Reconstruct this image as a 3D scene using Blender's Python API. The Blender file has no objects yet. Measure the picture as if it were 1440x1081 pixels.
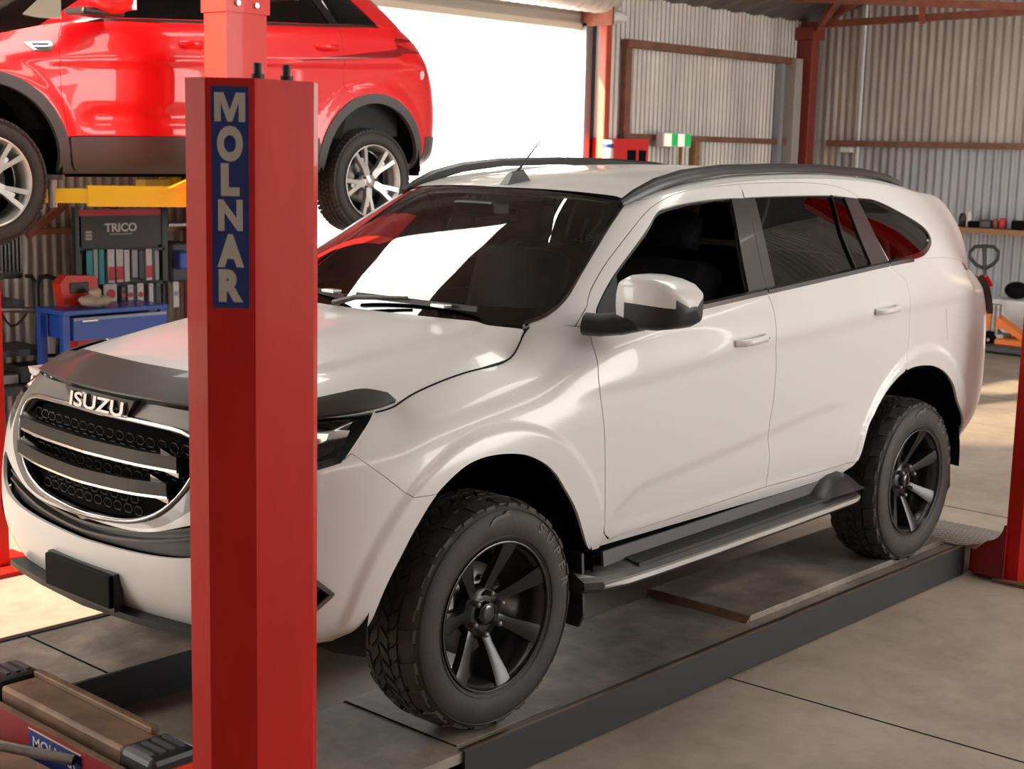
import bpy, bmesh, math, random
import numpy as np
from mathutils import Vector, Matrix
from mathutils.bvhtree import BVHTree
from mathutils.geometry import delaunay_2d_cdt
random.seed(7)
rnd = random.Random(11)
COL = bpy.context.scene.collection
PI = math.pi
ZF = -0.145            # floor; z = 0 is the top of the lift runways

# ------------------------------------------------------------------ camera
CP = dict(x=-3.3195, y=-3.9564, z=1.8769, yaw=.8355, pit=.1615, roll=.0242, f=2045.4)
def cam_axes():
    yaw, pit, roll = CP['yaw'], CP['pit'], CP['roll']
    F = np.array([math.sin(yaw)*math.cos(pit), math.cos(yaw)*math.cos(pit), -math.sin(pit)])
    R0 = np.array([math.cos(yaw), -math.sin(yaw), 0.]); U0 = np.cross(R0, F)
    R = R0*math.cos(roll)+U0*math.sin(roll); U = -R0*math.sin(roll)+U0*math.cos(roll)
    return np.array([CP['x'], CP['y'], CP['z']]), R, U, F
CC, CR, CU, CF = cam_axes()
def ray(px, py):
    r = CF+CR*(px-720)/CP['f']+CU*(540.5-py)/CP['f']
    return r
def at(px, py, **k):                       # measured point of the photo -> world point on a known plane
    (a, v), = k.items(); i = 'xyz'.index(a); r = ray(px, py)
    return CC+r*(v-CC[i])/r[i]
cd = bpy.data.cameras.new('camera'); co = bpy.data.objects.new('camera', cd); COL.objects.link(co)
M = Matrix(((CR[0], CU[0], -CF[0], CC[0]), (CR[1], CU[1], -CF[1], CC[1]), (CR[2], CU[2], -CF[2], CC[2]), (0, 0, 0, 1)))
co.matrix_world = M
cd.sensor_fit = 'HORIZONTAL'; cd.sensor_width = 36; cd.lens = CP['f']*36/1440
cd.clip_start = .05; cd.clip_end = 500
cd.dof.use_dof = True; cd.dof.focus_distance = 4.9; cd.dof.aperture_fstop = 6.5
bpy.context.scene.camera = co

# ------------------------------------------------------------------ materials
def nm(name):
    m = bpy.data.materials.new(name); m.use_nodes = True
    nt = m.node_tree; return m, nt, nt.nodes['Principled BSDF']
def mat(name, col, rough=.5, metal=0., coat=0., var=0., vscale=8., bump=0., bscale=40., emit=None, estr=0, spec=.5, col2=None, stretch=None, rvar=0):
    m, nt, b = nm(name)
    c = (*col, 1)
    b.inputs['Base Color'].default_value = c; b.inputs['Roughness'].default_value = rough
    b.inputs['Metallic'].default_value = metal; b.inputs['Coat Weight'].default_value = coat
    b.inputs['Coat Roughness'].default_value = .03; b.inputs['Specular IOR Level'].default_value = spec
    tc = nt.nodes.new('ShaderNodeTexCoord'); src = tc.outputs['Object']
    if stretch:
        mp = nt.nodes.new('ShaderNodeMapping'); mp.inputs['Scale'].default_value = stretch
        nt.links.new(src, mp.inputs['Vector']); src = mp.outputs['Vector']
    if var or col2:
        n = nt.nodes.new('ShaderNodeTexNoise'); n.inputs['Scale'].default_value = vscale; n.inputs['Detail'].default_value = 6
        n.inputs['Roughness'].default_value = .62
        nt.links.new(src, n.inputs['Vector'])
        r = nt.nodes.new('ShaderNodeValToRGB'); nt.links.new(n.outputs['Fac'], r.inputs['Fac'])
        r.color_ramp.elements[0].position = .36; r.color_ramp.elements[1].position = .66
        c2 = col2 or tuple(max(0, x*(1-var)) for x in col)
        r.color_ramp.elements[0].color = (*c2, 1); r.color_ramp.elements[1].color = c
        nt.links.new(r.outputs['Color'], b.inputs['Base Color'])
        if rvar:
            mr = nt.nodes.new('ShaderNodeMapRange'); mr.inputs['To Min'].default_value = rough+rvar; mr.inputs['To Max'].default_value = max(.02, rough-rvar)
            nt.links.new(n.outputs['Fac'], mr.inputs['Value']); nt.links.new(mr.outputs['Result'], b.inputs['Roughness'])
    if bump:
        n2 = nt.nodes.new('ShaderNodeTexNoise'); n2.inputs['Scale'].default_value = bscale; n2.inputs['Detail'].default_value = 4
        nt.links.new(src, n2.inputs['Vector'])
        bp = nt.nodes.new('ShaderNodeBump'); bp.inputs['Strength'].default_value = bump; bp.inputs['Distance'].default_value = .01
        nt.links.new(n2.outputs['Fac'], bp.inputs['Height']); nt.links.new(bp.outputs['Normal'], b.inputs['Normal'])
    if emit:
        b.inputs['Emission Color'].default_value = (*emit, 1); b.inputs['Emission Strength'].default_value = estr
    return m
def glass(name, tint, refl=1.0):
    m, nt, b = nm(name); nt.nodes.remove(b)
    o = nt.nodes['Material Output']
    t = nt.nodes.new('ShaderNodeBsdfTransparent'); t.inputs['Color'].default_value = (*tint, 1)
    g = nt.nodes.new('ShaderNodeBsdfGlossy'); g.inputs['Roughness'].default_value = .015; g.inputs['Color'].default_value = (refl, refl, refl, 1)
    f = nt.nodes.new('ShaderNodeFresnel'); f.inputs['IOR'].default_value = 1.55 if name != 'windscreen_glass' else 1.95
    ge = nt.nodes.new('ShaderNodeNewGeometry')
    mx = nt.nodes.new('ShaderNodeMixShader')
    nt.links.new(f.outputs[0], mx.inputs[0]); nt.links.new(t.outputs[0], mx.inputs[1]); nt.links.new(g.outputs[0], mx.inputs[2])
    nt.links.new(mx.outputs[0], o.inputs['Surface'])
    return m
MT = {}
MT['white'] = mat('white_paint', (.84, .82, .81), .32, 0, .55)
MT['redpaint'] = mat('red_car_paint', (.92, .005, .010), .32, 0, .7)
MT['postred'] = mat('red_lift_paint', (.66, .020, .013), .5, 0, .03, col2=(.56, .016, .012), vscale=5, bump=.05, bscale=12, stretch=(1, 1, .35), spec=.22)
MT['brightred'] = mat('bright_red_lift_paint', (.80, .03, .022), .42, 0, .2)
MT['blk'] = mat('black_plastic', (.018, .018, .02), .42)
MT['blkgloss'] = mat('gloss_black', (.008, .008, .009), .12, 0, .6)
MT['satin'] = mat('satin_black_trim', (.05, .043, .042), .32, 0, .15)
MT['grilleblk'] = mat('grille_black', (.008, .008, .009), .32, spec=.3)
MT['rail'] = mat('dark_roof_rail', (.018, .017, .017), .34, 0, .1)
MT['rubber'] = mat('tyre_rubber', (.045, .040, .037), .62, var=.25, vscale=12, bump=.12, bscale=60)
MT['rubberlet'] = mat('tyre_lettering', (.125, .115, .108), .55)
MT['rim'] = mat('satin_black_alloy', (.045, .045, .048), .26, .65)
MT['rimedge'] = mat('machined_alloy_edge', (.30, .30, .31), .25, .9)
MT['chrome'] = mat('chrome', (.82, .81, .80), .12, 1)
MT['dchrome'] = mat('dark_chrome', (.30, .28, .28), .16, 1)
MT['silver'] = mat('silver_alloy', (.66, .65, .64), .3, .75)
MT['dark'] = mat('dark_void', (.006, .006, .007), .9, spec=.1)
MT['liner'] = mat('wheel_liner', (.012, .012, .013), .8, spec=.2)
MT['int'] = mat('interior_black', (.02, .021, .025), .7)
MT['intg'] = mat('interior_grey', (.20, .215, .24), .7)
MT['headl'] = mat('headliner_grey', (.35, .34, .32), .9)
MT['protect'] = mat('smoked_bonnet_protector', (.05, .045, .042), .34, 0, .25)
MT['grey'] = mat('grey_grille_paint', (.16, .145, .135), .3, .3, .5)
MT['steelgrey'] = mat('dark_cladding', (.085, .08, .08), .48)
MT['glassw'] = glass('windscreen_glass', (.62, .66, .66), 1)
MT['glassd'] = glass('privacy_glass', (.10, .09, .09), 1)
MT['glassc'] = glass('clear_glass', (.72, .76, .76), 1)
MT['lens'] = glass('lamp_lens', (.85, .85, .85), 1)
MT['yellow'] = mat('yellow_arm_paint', (.86, .50, .012), .4, 0, .2)
MT['decal'] = mat('blue_decal', (.010, .028, .17), .4)
MT['cream'] = mat('cream_lettering', (.58, .52, .45), .5)
MT['corr'] = mat('corrugated_steel', (.60, .555, .515), .42, .2, var=.35, vscale=1.6, stretch=(1.5, 1.5, .25))
MT['corrblue'] = mat('corrugated_steel_blue', (.43, .46, .50), .45, .3, var=.25, vscale=1.4, stretch=(1.5, 1.5, .25))
MT['roof'] = mat('roof_sheet', (.17, .165, .16), .5, .3, var=.3, vscale=2)
MT['rust'] = mat('primer_red_steel', (.36, .12, .075), .6, var=.35, vscale=9)
MT['rustbr'] = mat('brown_oxide_steel', (.27, .12, .075), .6, col2=(.16, .08, .06), vscale=7)
MT['colred'] = mat('dark_red_column', (.27, .045, .035), .5, var=.2, vscale=5)
MT['orange'] = mat('orange_paint', (.85, .20, .02), .45)
MT['timber'] = mat('timber', (.42, .22, .10), .6, var=.4, vscale=10, stretch=(1, 1, 8))
MT['blue'] = mat('blue_cart_paint', (.015, .075, .42), .35, 0, .3)
MT['bluel'] = mat('light_blue_grey_top', (.30, .40, .60), .4)
MT['plred'] = mat('red_plastic', (.62, .035, .015), .4)
MT['whitepl'] = mat('white_plastic', (.75, .75, .76), .5)
MT['card'] = mat('white_card', (.62, .60, .60), .6)
MT['cardpink'] = mat('red_card', (.60, .05, .07), .6)
MT['teal'] = mat('teal_card', (.03, .28, .33), .5)
MT['banner'] = mat('charcoal_banner', (.04, .038, .042), .5, var=.2, vscale=3)
MT['bannerred'] = mat('red_banner_edge', (.50, .04, .06), .5)
MT['plastic_clear'] = mat('grey_blister', (.28, .29, .31), .3)
MT['green'] = mat('exit_sign_green', (.02, .42, .10), .5, emit=(.02, .5, .12), estr=.35)
MT['signlit'] = mat('exit_sign_white', (.75, .85, .7), .5, emit=(.8, .95, .7), estr=.5)
MT['lampred'] = mat('tail_lamp_red', (.7, .01, .02), .12, 0, .8)
MT['lampdark'] = mat('smoked_tail_lamp', (.05, .010, .012), .1, 0, .8)
MT['cloth'] = mat('beige_cloth', (.52, .43, .33), .9, bump=.4, bscale=14)
MT['steel'] = mat('bare_steel', (.32, .30, .28), .4, .8, var=.3, vscale=10)
MT['galv'] = mat('galvanised_frame', (.34, .36, .40), .45, .3)
MT['shutter'] = mat('roller_door_steel', (.50, .47, .43), .4, .3)
MT['shutteredge'] = mat('roller_door_cream', (.66, .58, .47), .45)
MT['reflector'] = mat('red_orange_reflector', (.85, .06, .015), .35)
MT['brown'] = mat('dusty_brown_steel', (.26, .15, .085), .55, .2, col2=(.13, .075, .05), vscale=5, bump=.15, bscale=30)
MT['beamred'] = mat('dark_red_beam_paint', (.28, .012, .016), .4, var=.2, vscale=6)
MT['duct'] = mat('dark_steel', (.05, .05, .055), .45, .5)
MT['seal'] = mat('panel_gap_black', (.02, .018, .016), .8, spec=.1)
MT['amber'] = mat('amber_reflector', (.7, .25, .03), .3)
MT['groundl'] = mat('dark_unseen_ground', (.30, .27, .24), .95)
MT['ground'] = mat('outside_concrete', (.8, .78, .74), .9)

def runway_mat():
    m, nt, b = nm('runway_steel')
    tc = nt.nodes.new('ShaderNodeTexCoord')
    n = nt.nodes.new('ShaderNodeTexNoise'); n.inputs['Scale'].default_value = 3.2; n.inputs['Detail'].default_value = 9; n.inputs['Roughness'].default_value = .68
    nt.links.new(tc.outputs['Object'], n.inputs['Vector'])
    r = nt.nodes.new('ShaderNodeValToRGB'); nt.links.new(n.outputs['Fac'], r.inputs['Fac'])
    e = r.color_ramp.elements; e[0].position = .33; e[0].color = (.11, .10, .094, 1); e[1].position = .70; e[1].color = (.44, .37, .31, 1)
    k = e.new(.5); k.color = (.25, .215, .185, 1)
    nt.links.new(r.outputs['Color'], b.inputs['Base Color'])
    mr = nt.nodes.new('ShaderNodeMapRange'); mr.inputs['To Min'].default_value = .38; mr.inputs['To Max'].default_value = .62
    nt.links.new(n.outputs['Fac'], mr.inputs['Value']); nt.links.new(mr.outputs['Result'], b.inputs['Roughness'])
    b.inputs['Metallic'].default_value = .15
    return m
MT['runway'] = runway_mat()
def floor_mat():
    m, nt, b = nm('concrete_floor')
    tc = nt.nodes.new('ShaderNodeTexCoord')
    n = nt.nodes.new('ShaderNodeTexNoise'); n.inputs['Scale'].default_value = .9; n.inputs['Detail'].default_value = 10; n.inputs['Roughness'].default_value = .6
    n2 = nt.nodes.new('ShaderNodeTexNoise'); n2.inputs['Scale'].default_value = 5.5; n2.inputs['Detail'].default_value = 8; n2.inputs['Roughness'].default_value = .7
    for k in (n, n2): nt.links.new(tc.outputs['Object'], k.inputs['Vector'])
    mx = nt.nodes.new('ShaderNodeMix'); mx.data_type = 'FLOAT'; mx.inputs[0].default_value = .4
    nt.links.new(n.outputs['Fac'], mx.inputs[2]); nt.links.new(n2.outputs['Fac'], mx.inputs[3])
    r = nt.nodes.new('ShaderNodeValToRGB'); nt.links.new(mx.outputs[0], r.inputs['Fac'])
    e = r.color_ramp.elements; e[0].position = .36; e[0].color = (.27, .215, .17, 1); e[1].position = .62; e[1].color = (.47, .385, .31, 1)
    nt.links.new(r.outputs['Color'], b.inputs['Base Color']); b.inputs['Roughness'].default_value = .5
    bp = nt.nodes.new('ShaderNodeBump'); bp.inputs['Strength'].default_value = .12; bp.inputs['Distance'].default_value = .01
    nt.links.new(n2.outputs['Fac'], bp.inputs['Height']); nt.links.new(bp.outputs['Normal'], b.inputs['Normal'])
    return m
MT['floor'] = floor_mat()

# ------------------------------------------------------------------ mesh builder
class MB:
    def __init__(s): s.v = []; s.f = []; s.mi = []; s.n = {}; s.sm = []
    def add(s, vs, fs, mi=0, smooth=False, normals=None):
        o = len(s.v); s.v += [tuple(map(float, p)) for p in vs]
        s.f += [tuple(int(i)+o for i in f) for f in fs]; s.mi += [mi]*len(fs); s.sm += [smooth]*len(fs)
        if normals is not None:
            for i, n in enumerate(normals): s.n[o+i] = tuple(map(float, n))
        return s
    def box(s, a, b, mi=0, bev=0.):
        (x0, y0, z0), (x1, y1, z1) = a, b
        x0, x1 = sorted((x0, x1)); y0, y1 = sorted((y0, y1)); z0, z1 = sorted((z0, z1))
        if bev > 0:
            bm = bmesh.new(); bmesh.ops.create_cube(bm, size=1)
            for v in bm.verts: v.co = Vector(((x0+x1)/2+v.co.x*(x1-x0), (y0+y1)/2+v.co.y*(y1-y0), (z0+z1)/2+v.co.z*(z1-z0)))
            bev = min(bev, .45*min(x1-x0, y1-y0, z1-z0))
            bmesh.ops.bevel(bm, geom=list(bm.edges), offset=bev, segments=2, affect='EDGES', profile=.5)
            bm.verts.index_update(); s.add([v.co[:] for v in bm.verts], [[v.index for v in f.verts] for f in bm.faces], mi, False); bm.free(); return s
        vs = [(x, y, z) for x in (x0, x1) for y in (y0, y1) for z in (z0, z1)]
        return s.add(vs, [(0, 1, 3, 2), (4, 6, 7, 5), (0, 4, 5, 1), (2, 3, 7, 6), (0, 2, 6, 4), (1, 5, 7, 3)], mi)
    def prism(s, poly, axis, a, b, mi=0):         # polygon in the two other axes, extruded along axis
        n = len(poly)
        def P(p, t):
            q = list(p); q.insert('xyz'.index(axis), t); return q
        vs = [P(p, a) for p in poly]+[P(p, b) for p in poly]
        fs = [tuple(range(n))[::-1], tuple(range(n, 2*n))]+[(i, (i+1) % n, (i+1) % n+n, i+n) for i in range(n)]
        return s.add(vs, fs, mi)
    def tube(s, pts, r, n=10, mi=0, caps=True, closed=False, smooth=True, flat=None):
        P = [Vector(p) for p in pts]; L = len(P); rs = r if hasattr(r, '__len__') else [r]*L
        vs = []; up = None
        for i, p in enumerate(P):
            if closed: t = (P[(i+1) % L]-P[i-1]).normalized()
            else: t = (P[min(i+1, L-1)]-P[max(i-1, 0)]).normalized()
            if up is None:
                up = Vector((0, 0, 1)) if abs(t.z) < .9 else Vector((1, 0, 0))
            u = (up-t*up.dot(t)).normalized(); up = u; w = t.cross(u)
            for k in range(n):
                a = 2*PI*k/n
                ca, sa = math.cos(a), math.sin(a)
                if flat: vs.append(p+u*(ca*flat[0])+w*(sa*flat[1]))
                else: vs.append(p+u*(ca*rs[i])+w*(sa*rs[i]))
        fs = []
        for i in range(L if closed else L-1):
            for k in range(n):
                a, b = i*n+k, i*n+(k+1) % n; j = (i+1) % L
                fs.append((a, b, j*n+(k+1) % n, j*n+k))
        s.add(vs, fs, mi, smooth)
        if caps and not closed:
            s.add(vs[:n], [tuple(range(n))[::-1]], mi); s.add(vs[-n:], [tuple(range(n))], mi)
        return s
    def lathe(s, prof, c, axis='y', n=48, mi=0, smooth=True, sgn=1, closed=False):
        # prof: (radius, offset along axis)
        c = Vector(c); vs = []
        for (r, h) in prof:
            for k in range(n):
                a = 2*PI*k/n; x, z = r*math.cos(a), r*math.sin(a)
                d = {'y': (x, h*sgn, z), 'z': (x, z, h*sgn), 'x': (h*sgn, x, z)}[axis]
                vs.append(c+Vector(d))
        m = len(prof); fs = []
        for i in range(m-1+(1 if closed else 0)):
            for k in range(n):
                j = (i+1) % m
                fs.append((i*n+k, i*n+(k+1) % n, j*n+(k+1) % n, j*n+k))
        return s.add(vs, fs, mi, smooth)
    def cyl(s, a, b, r, n=16, mi=0): return s.tube([a, b], r, n, mi)
    def sweep(s, pts, prof, upv=(0, 0, 1), mi=0, smooth=False, scale=None):
        # prof: closed polygon of (side, up) offsets
        P = [Vector(p) for p in pts]; L = len(P); n = len(prof); vs = []
        for i, p in enumerate(P):
            t = (P[min(i+1, L-1)]-P[max(i-1, 0)]).normalized(); U = Vector(upv)
            w = t.cross(U).normalized(); u = w.cross(t)
            k = scale[i] if scale else 1
            for (a, b) in prof: vs.append(p+w*a*k+u*b*k)
        fs = [(i*n+k, i*n+(k+1) % n, (i+1)*n+(k+1) % n, (i+1)*n+k) for i in range(L-1) for k in range(n)]
        s.add(vs, fs, mi, smooth); s.add(vs[:n], [tuple(range(n))[::-1]], mi); s.add(vs[-n:], [tuple(range(n))], mi)
        return s
    def ball(s, c, r, n=12, mi=0, sc=(1, 1, 1)):
        prof = [(max(1e-4, math.sin(PI*i/n)), -math.cos(PI*i/n)) for i in range(n+1)]
        t = MB().lathe(prof, (0, 0, 0), 'z', n*2)
        return s.add([(c[0]+v[0]*r*sc[0], c[1]+v[1]*r*sc[1], c[2]+v[2]*r*sc[2]) for v in t.v], t.f, mi, True)
    def xf(s, M4):
        s.v = [tuple(M4 @ Vector(p)) for p in s.v]; return s
    def mirrored(s, yc=0.):
        o = MB(); o.v = [(p[0], 2*yc-p[1], p[2]) for p in s.v]; o.f = [f[::-1] for f in s.f]; o.mi = list(s.mi); o.sm = list(s.sm)
        o.n = {i: (n[0], -n[1], n[2]) for i, n in s.n.items()}; return o
    def join(s, o):
        b = len(s.v); s.v += o.v; s.f += [tuple(i+b for i in f) for f in o.f]; s.mi += o.mi; s.sm += o.sm
        for i, n in o.n.items(): s.n[i+b] = n
        return s
    def moved(s, d):
        o = MB(); o.v = [(p[0]+d[0], p[1]+d[1], p[2]+d[2]) for p in s.v]; o.f = list(s.f); o.mi = list(s.mi); o.sm = list(s.sm); o.n = dict(s.n); return o

def root_of(o):
    while o.parent: o = o.parent
    return o
def build(name, mb, mats, parent=None, label=None, cat=None, group=None, kind=None, recalc=False, autosm=None):
    org = Vector((0, 0, 0))
    if parent is not None: org = Vector(root_of(parent).location)
    me = bpy.data.meshes.new(name)
    v = mb.v
    if parent is None and mb.v:
        a = np.array(mb.v); org = Vector(((a[:, 0].min()+a[:, 0].max())/2, (a[:, 1].min()+a[:, 1].max())/2, a[:, 2].min()))
    me.from_pydata([(p[0]-org.x, p[1]-org.y, p[2]-org.z) for p in v], [], mb.f)
    if not isinstance(mats, (list, tuple)): mats = [mats]
    for m in mats: me.materials.append(MT[m] if isinstance(m, str) else m)
    me.polygons.foreach_set('material_index', mb.mi); me.polygons.foreach_set('use_smooth', mb.sm)
    if recalc:
        bm = bmesh.new(); bm.from_mesh(me); bmesh.ops.recalc_face_normals(bm, faces=bm.faces); bm.to_mesh(me); bm.free()
    me.update()
    if mb.n:
        ln = [tuple(me.vertices[l.vertex_index].normal) for l in me.loops]
        out = []
        for p in me.polygons:
            for li in p.loop_indices:
                vi = me.loops[li].vertex_index
                out.append(mb.n.get(vi, tuple(p.normal)))
        me.normals_split_custom_set(out)
    elif autosm:
        try: me.set_sharp_from_angle(angle=math.radians(autosm))
        except Exception: pass
    o = bpy.data.objects.new(name, me); COL.objects.link(o)
    if parent is None: o.location = org
    else: o.parent = parent
    if label: o['label'] = label
    if cat: o['category'] = cat
    if group: o['group'] = group
    if kind: o['kind'] = kind
    return o
def thing(name, loc, label, cat, group=None):
    o = bpy.data.objects.new(name, None); COL.objects.link(o); o.location = loc; o.empty_display_size = .1
    o['label'] = label; o['category'] = cat
    if group: o['group'] = group
    return o
def copy_tree(o, loc=None, parent=None, label=None):
    c = o.copy(); COL.objects.link(c); c.parent = parent
    if loc is not None: c.location = loc
    if label: c['label'] = label
    for ch in list(o.children): copy_tree(ch, None, c)
    return c
def struct(name, mb, mats, **k): return build(name, mb, mats, kind='structure', **k)

_tc = {}
def text_mesh(t, size=1, depth=.02, bold=0.):
    key = (t, depth, bold)
    if key not in _tc:
        cu = bpy.data.curves.new('t', 'FONT'); cu.body = t; cu.size = 1; cu.extrude = depth; cu.offset = bold
        cu.align_x = 'CENTER'; cu.align_y = 'BOTTOM_BASELINE'; cu.resolution_u = 4
        ob = bpy.data.objects.new('t', cu); COL.objects.link(ob)
        dg = bpy.context.evaluated_depsgraph_get(); ev = ob.evaluated_get(dg); me = ev.to_mesh()
        _tc[key] = ([tuple(v.co) for v in me.vertices], [tuple(p.vertices) for p in me.polygons])
        ev.to_mesh_clear(); bpy.data.objects.remove(ob); bpy.data.curves.remove(cu)
    v, f = _tc[key]
    return np.array(v)*size, f
def letter_m(mb, org, X, Y, h, w, depth):
    X = Vector(X).normalized(); Y = Vector(Y).normalized(); Z = X.cross(Y)
    P = [(0, 0), (0, 1), (.30, 1), (.5, .40), (.70, 1), (1, 1), (1, 0), (.79, 0), (.79, .66), (.58, 0), (.42, 0), (.21, .66), (.21, 0)]
    n = len(P); V = [Vector(org)+X*((a-.5)*w)+Y*(b*h)+Z*d for d in (-depth/2, depth/2) for a, b in P]
    return mb.add(V, [tuple(range(n))[::-1], tuple(range(n, 2*n))]+[(i, (i+1) % n, (i+1) % n+n, i+n) for i in range(n)])
def text_on(mb, t, org, xdir, ydir, h, depth=.002, bold=.01, mi=0, xs=1.0, fit=None):
    # org: centre of baseline; h = capital height; fit = total width
    v, f = text_mesh(t, 1, .5, bold)
    ch = .70
    X = Vector(xdir).normalized(); Y = Vector(ydir).normalized(); Z = X.cross(Y)
    sx = h/ch*xs
    if fit: sx = fit/(v[:, 0].max()-v[:, 0].min())
    cx = (v[:, 0].max()+v[:, 0].min())/2
    y0 = 0
    P = [Vector(org)+X*((p[0]-cx)*sx)+Y*((p[1]-y0)*h/ch)+Z*(p[2]*depth) for p in v]
    return mb.add(P, f, mi)

# ------------------------------------------------------------------ lofted surfaces
def spl_w(N, t):
    # natural cubic spline through N equally spaced values: rows of weights
    A = np.zeros((N, N)); Bm = np.zeros((N, N)); A[0, 0] = A[-1, -1] = 1
    for i in range(1, N-1):
        A[i, i-1] = 1; A[i, i] = 4; A[i, i+1] = 1; Bm[i, i-1] = 6; Bm[i, i] = -12; Bm[i, i+1] = 6
    D = np.linalg.solve(A, Bm)
    t = np.asarray(t, float); i = np.clip(np.floor(t).astype(int), 0, N-2); a = t-i
    I = np.eye(N)
    return ((1-a)[:, None]*I[i]+a[:, None]*I[i+1]+((((1-a)**3-(1-a))/6)[:, None])*D[i]+(((a**3-a)/6)[:, None])*D[i+1])
class Surf:
    def __init__(s, P, mir0=False, mir1=False, vmir=False, fx=None, du=.08, dv=.25, su=3., yc=0.):
        P = np.array(P, float); s.fx = fx; s.su = su; s.yc = yc
        s.nu, s.nv = P.shape[:2]; s.o = 0; s.ov = 0
        fl = np.array([1, -1, 1.])
        if mir0: P = np.concatenate([P[3:0:-1]*fl, P]); s.o = 3
        if mir1: P = np.concatenate([P, P[-2:-5:-1]*fl])
        if vmir: P = np.concatenate([P, P[:, -2:-5:-1]*fl], 1)
        s.P = P; s.bvh()
    def ev(s, u, v):
        u = np.atleast_1d(np.asarray(u, float)); v = np.atleast_1d(np.asarray(v, float))
        Wu = spl_w(s.P.shape[0], u+s.o); Wv = spl_w(s.P.shape[1], v)
        q = np.einsum('ni,ijk,nj->nk', Wu, s.P, Wv)
        if s.fx is not None: q = s.fx(q, u, v)
        return q
    def nrm(s, u, v, e=.02):
        u = np.atleast_1d(np.asarray(u, float)); v = np.atleast_1d(np.asarray(v, float))
        u0 = np.clip(u-e, 0, s.nu-1); u1 = np.clip(u+e, 0, s.nu-1); v0 = np.clip(v-e*2, 0, s.nv-1); v1 = np.clip(v+e*2, 0, s.nv-1)
        a = s.ev(u1, v)-s.ev(u0, v); b = s.ev(u, v1)-s.ev(u, v0)
        n = np.cross(a, b); n /= np.linalg.norm(n, axis=1)[:, None]+1e-12
        return n*s.sgn if hasattr(s, 'sgn') else n
    def bvh(s):
        U = np.linspace(0, s.nu-1, (s.nu-1)*8+1); V = np.linspace(0, s.nv-1, (s.nv-1)*6+1)
        g = np.stack(np.meshgrid(U, V, indexing='ij'), -1).reshape(-1, 2); s.g = g
        Q = s.ev(g[:, 0], g[:, 1]); nv = len(V)
        T = []
        for i in range(len(U)-1):
            for j in range(nv-1):
                a = i*nv+j; T += [(a, a+nv, a+nv+1), (a, a+nv+1, a+1)]
        s.Q = Q; s.T = T
        s.tree = BVHTree.FromPolygons([tuple(p) for p in Q], T, all_triangles=True)
        # outward: away from the centre of the body
        n = np.cross(Q[T[len(T)//2][1]]-Q[T[len(T)//2][0]], Q[T[len(T)//2][2]]-Q[T[len(T)//2][0]])
    def orient(s, outward):
        u, v = (s.nu-1)/2, (s.nv-1)/2; s.sgn = 1
        n = s.nrm([u], [v])[0]; s.sgn = 1 if np.dot(n, outward) > 0 else -1
        return s
    def touv(s, loc, idx):
        t = s.T[idx]; A, B, C = s.Q[t[0]], s.Q[t[1]], s.Q[t[2]]
        p = np.array(loc); v0, v1, v2 = B-A, C-A, p-A
        d00, d01, d11, d20, d21 = v0@v0, v0@v1, v1@v1, v2@v0, v2@v1
        den = d00*d11-d01*d01+1e-18; b = (d11*d20-d01*d21)/den; c = (d00*d21-d01*d20)/den
        return (1-b-c)*s.g[t[0]]+b*s.g[t[1]]+c*s.g[t[2]]
    def pick(s, p, off=(0, 0, 0)):
        """p: (px,py) seen in the photo on the near side; ('f',px,py) on the far side; ('w',x,y,z); ('uv',u,v)"""
        if len(p) == 2:
            o = Vector(CC)-Vector(off); d = Vector(ray(*p)).normalized()
            h = s.tree.ray_cast(o, d)
            if h[0] is None:
                best = None                      # just past the edge: nearest point to the line of sight
                for k in range(60):
                    q = o+d*(2.5+k*.1); n = s.tree.find_nearest(q)
                    if best is None or n[3] < best[3]: best = n
                h = best
            return s.touv(h[0], h[2])
        if p[0] == 'f':
            o = Vector(CC)-Vector(off); o.y *= -1; d = Vector(ray(p[1], p[2])).normalized(); d.y *= -1
            h = s.tree.ray_cast(o, d)
            if h[0] is None:
                best = None
                for k in range(60):
                    q = o+d*(2.5+k*.1); n = s.tree.find_nearest(q)
                    if best is None or n[3] < best[3]: best = n
                h = best
            return s.touv(h[0], h[2])
        if p[0] == 'w':
            h = s.tree.find_nearest(Vector(p[1:])); return s.touv(h[0], h[2])
        return np.array(p[1:], float)
    def curve(s, pts, off=(0, 0, 0), n=6, sm=True):
        q = np.array([s.pick(p, off) for p in pts])
        if len(q) < 3 or not sm:
            out = []
            for a, b in zip(q[:-1], q[1:]):
                for k in range(n): out.append(a+(b-a)*k/n)
            out.append(q[-1]); return np.array(out)
        g0 = 2*q[0]-q[1]; g1 = 2*q[-1]-q[-2]; Q = np.concatenate([[g0], q, [g1]]); out = []
        for i in range(1, len(Q)-2):
            for k in range(n):
                t = k/n; a, b, c, d = Q[i-1], Q[i], Q[i+1], Q[i+2]
                out.append(.5*((2*b)+(-a+c)*t+(2*a-5*b+4*c-d)*t*t+(-a+3*b-3*c+d)*t**3))
        out.append(q[-1]); return np.array(out)
def pip(poly, pts):
    x, y = pts[:, 0], pts[:, 1]; c = np.zeros(len(pts), bool); n = len(poly); j = n-1
    for i in range(n):
        xi, yi = poly[i]; xj, yj = poly[j]
        m = ((yi > y) != (yj > y)) & (x < (xj-xi)*(y-yi)/(yj-yi+1e-15)+xi); c ^= m; j = i
    return c
def loop_clean(P, eps=1e-4):
    out = []
    for p in P:
        if not out or np.hypot(*(p-out[-1])) > eps: out.append(p)
    if len(out) > 1 and np.hypot(*(out[0]-out[-1])) < eps: out.pop()
    return np.array(out)
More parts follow.
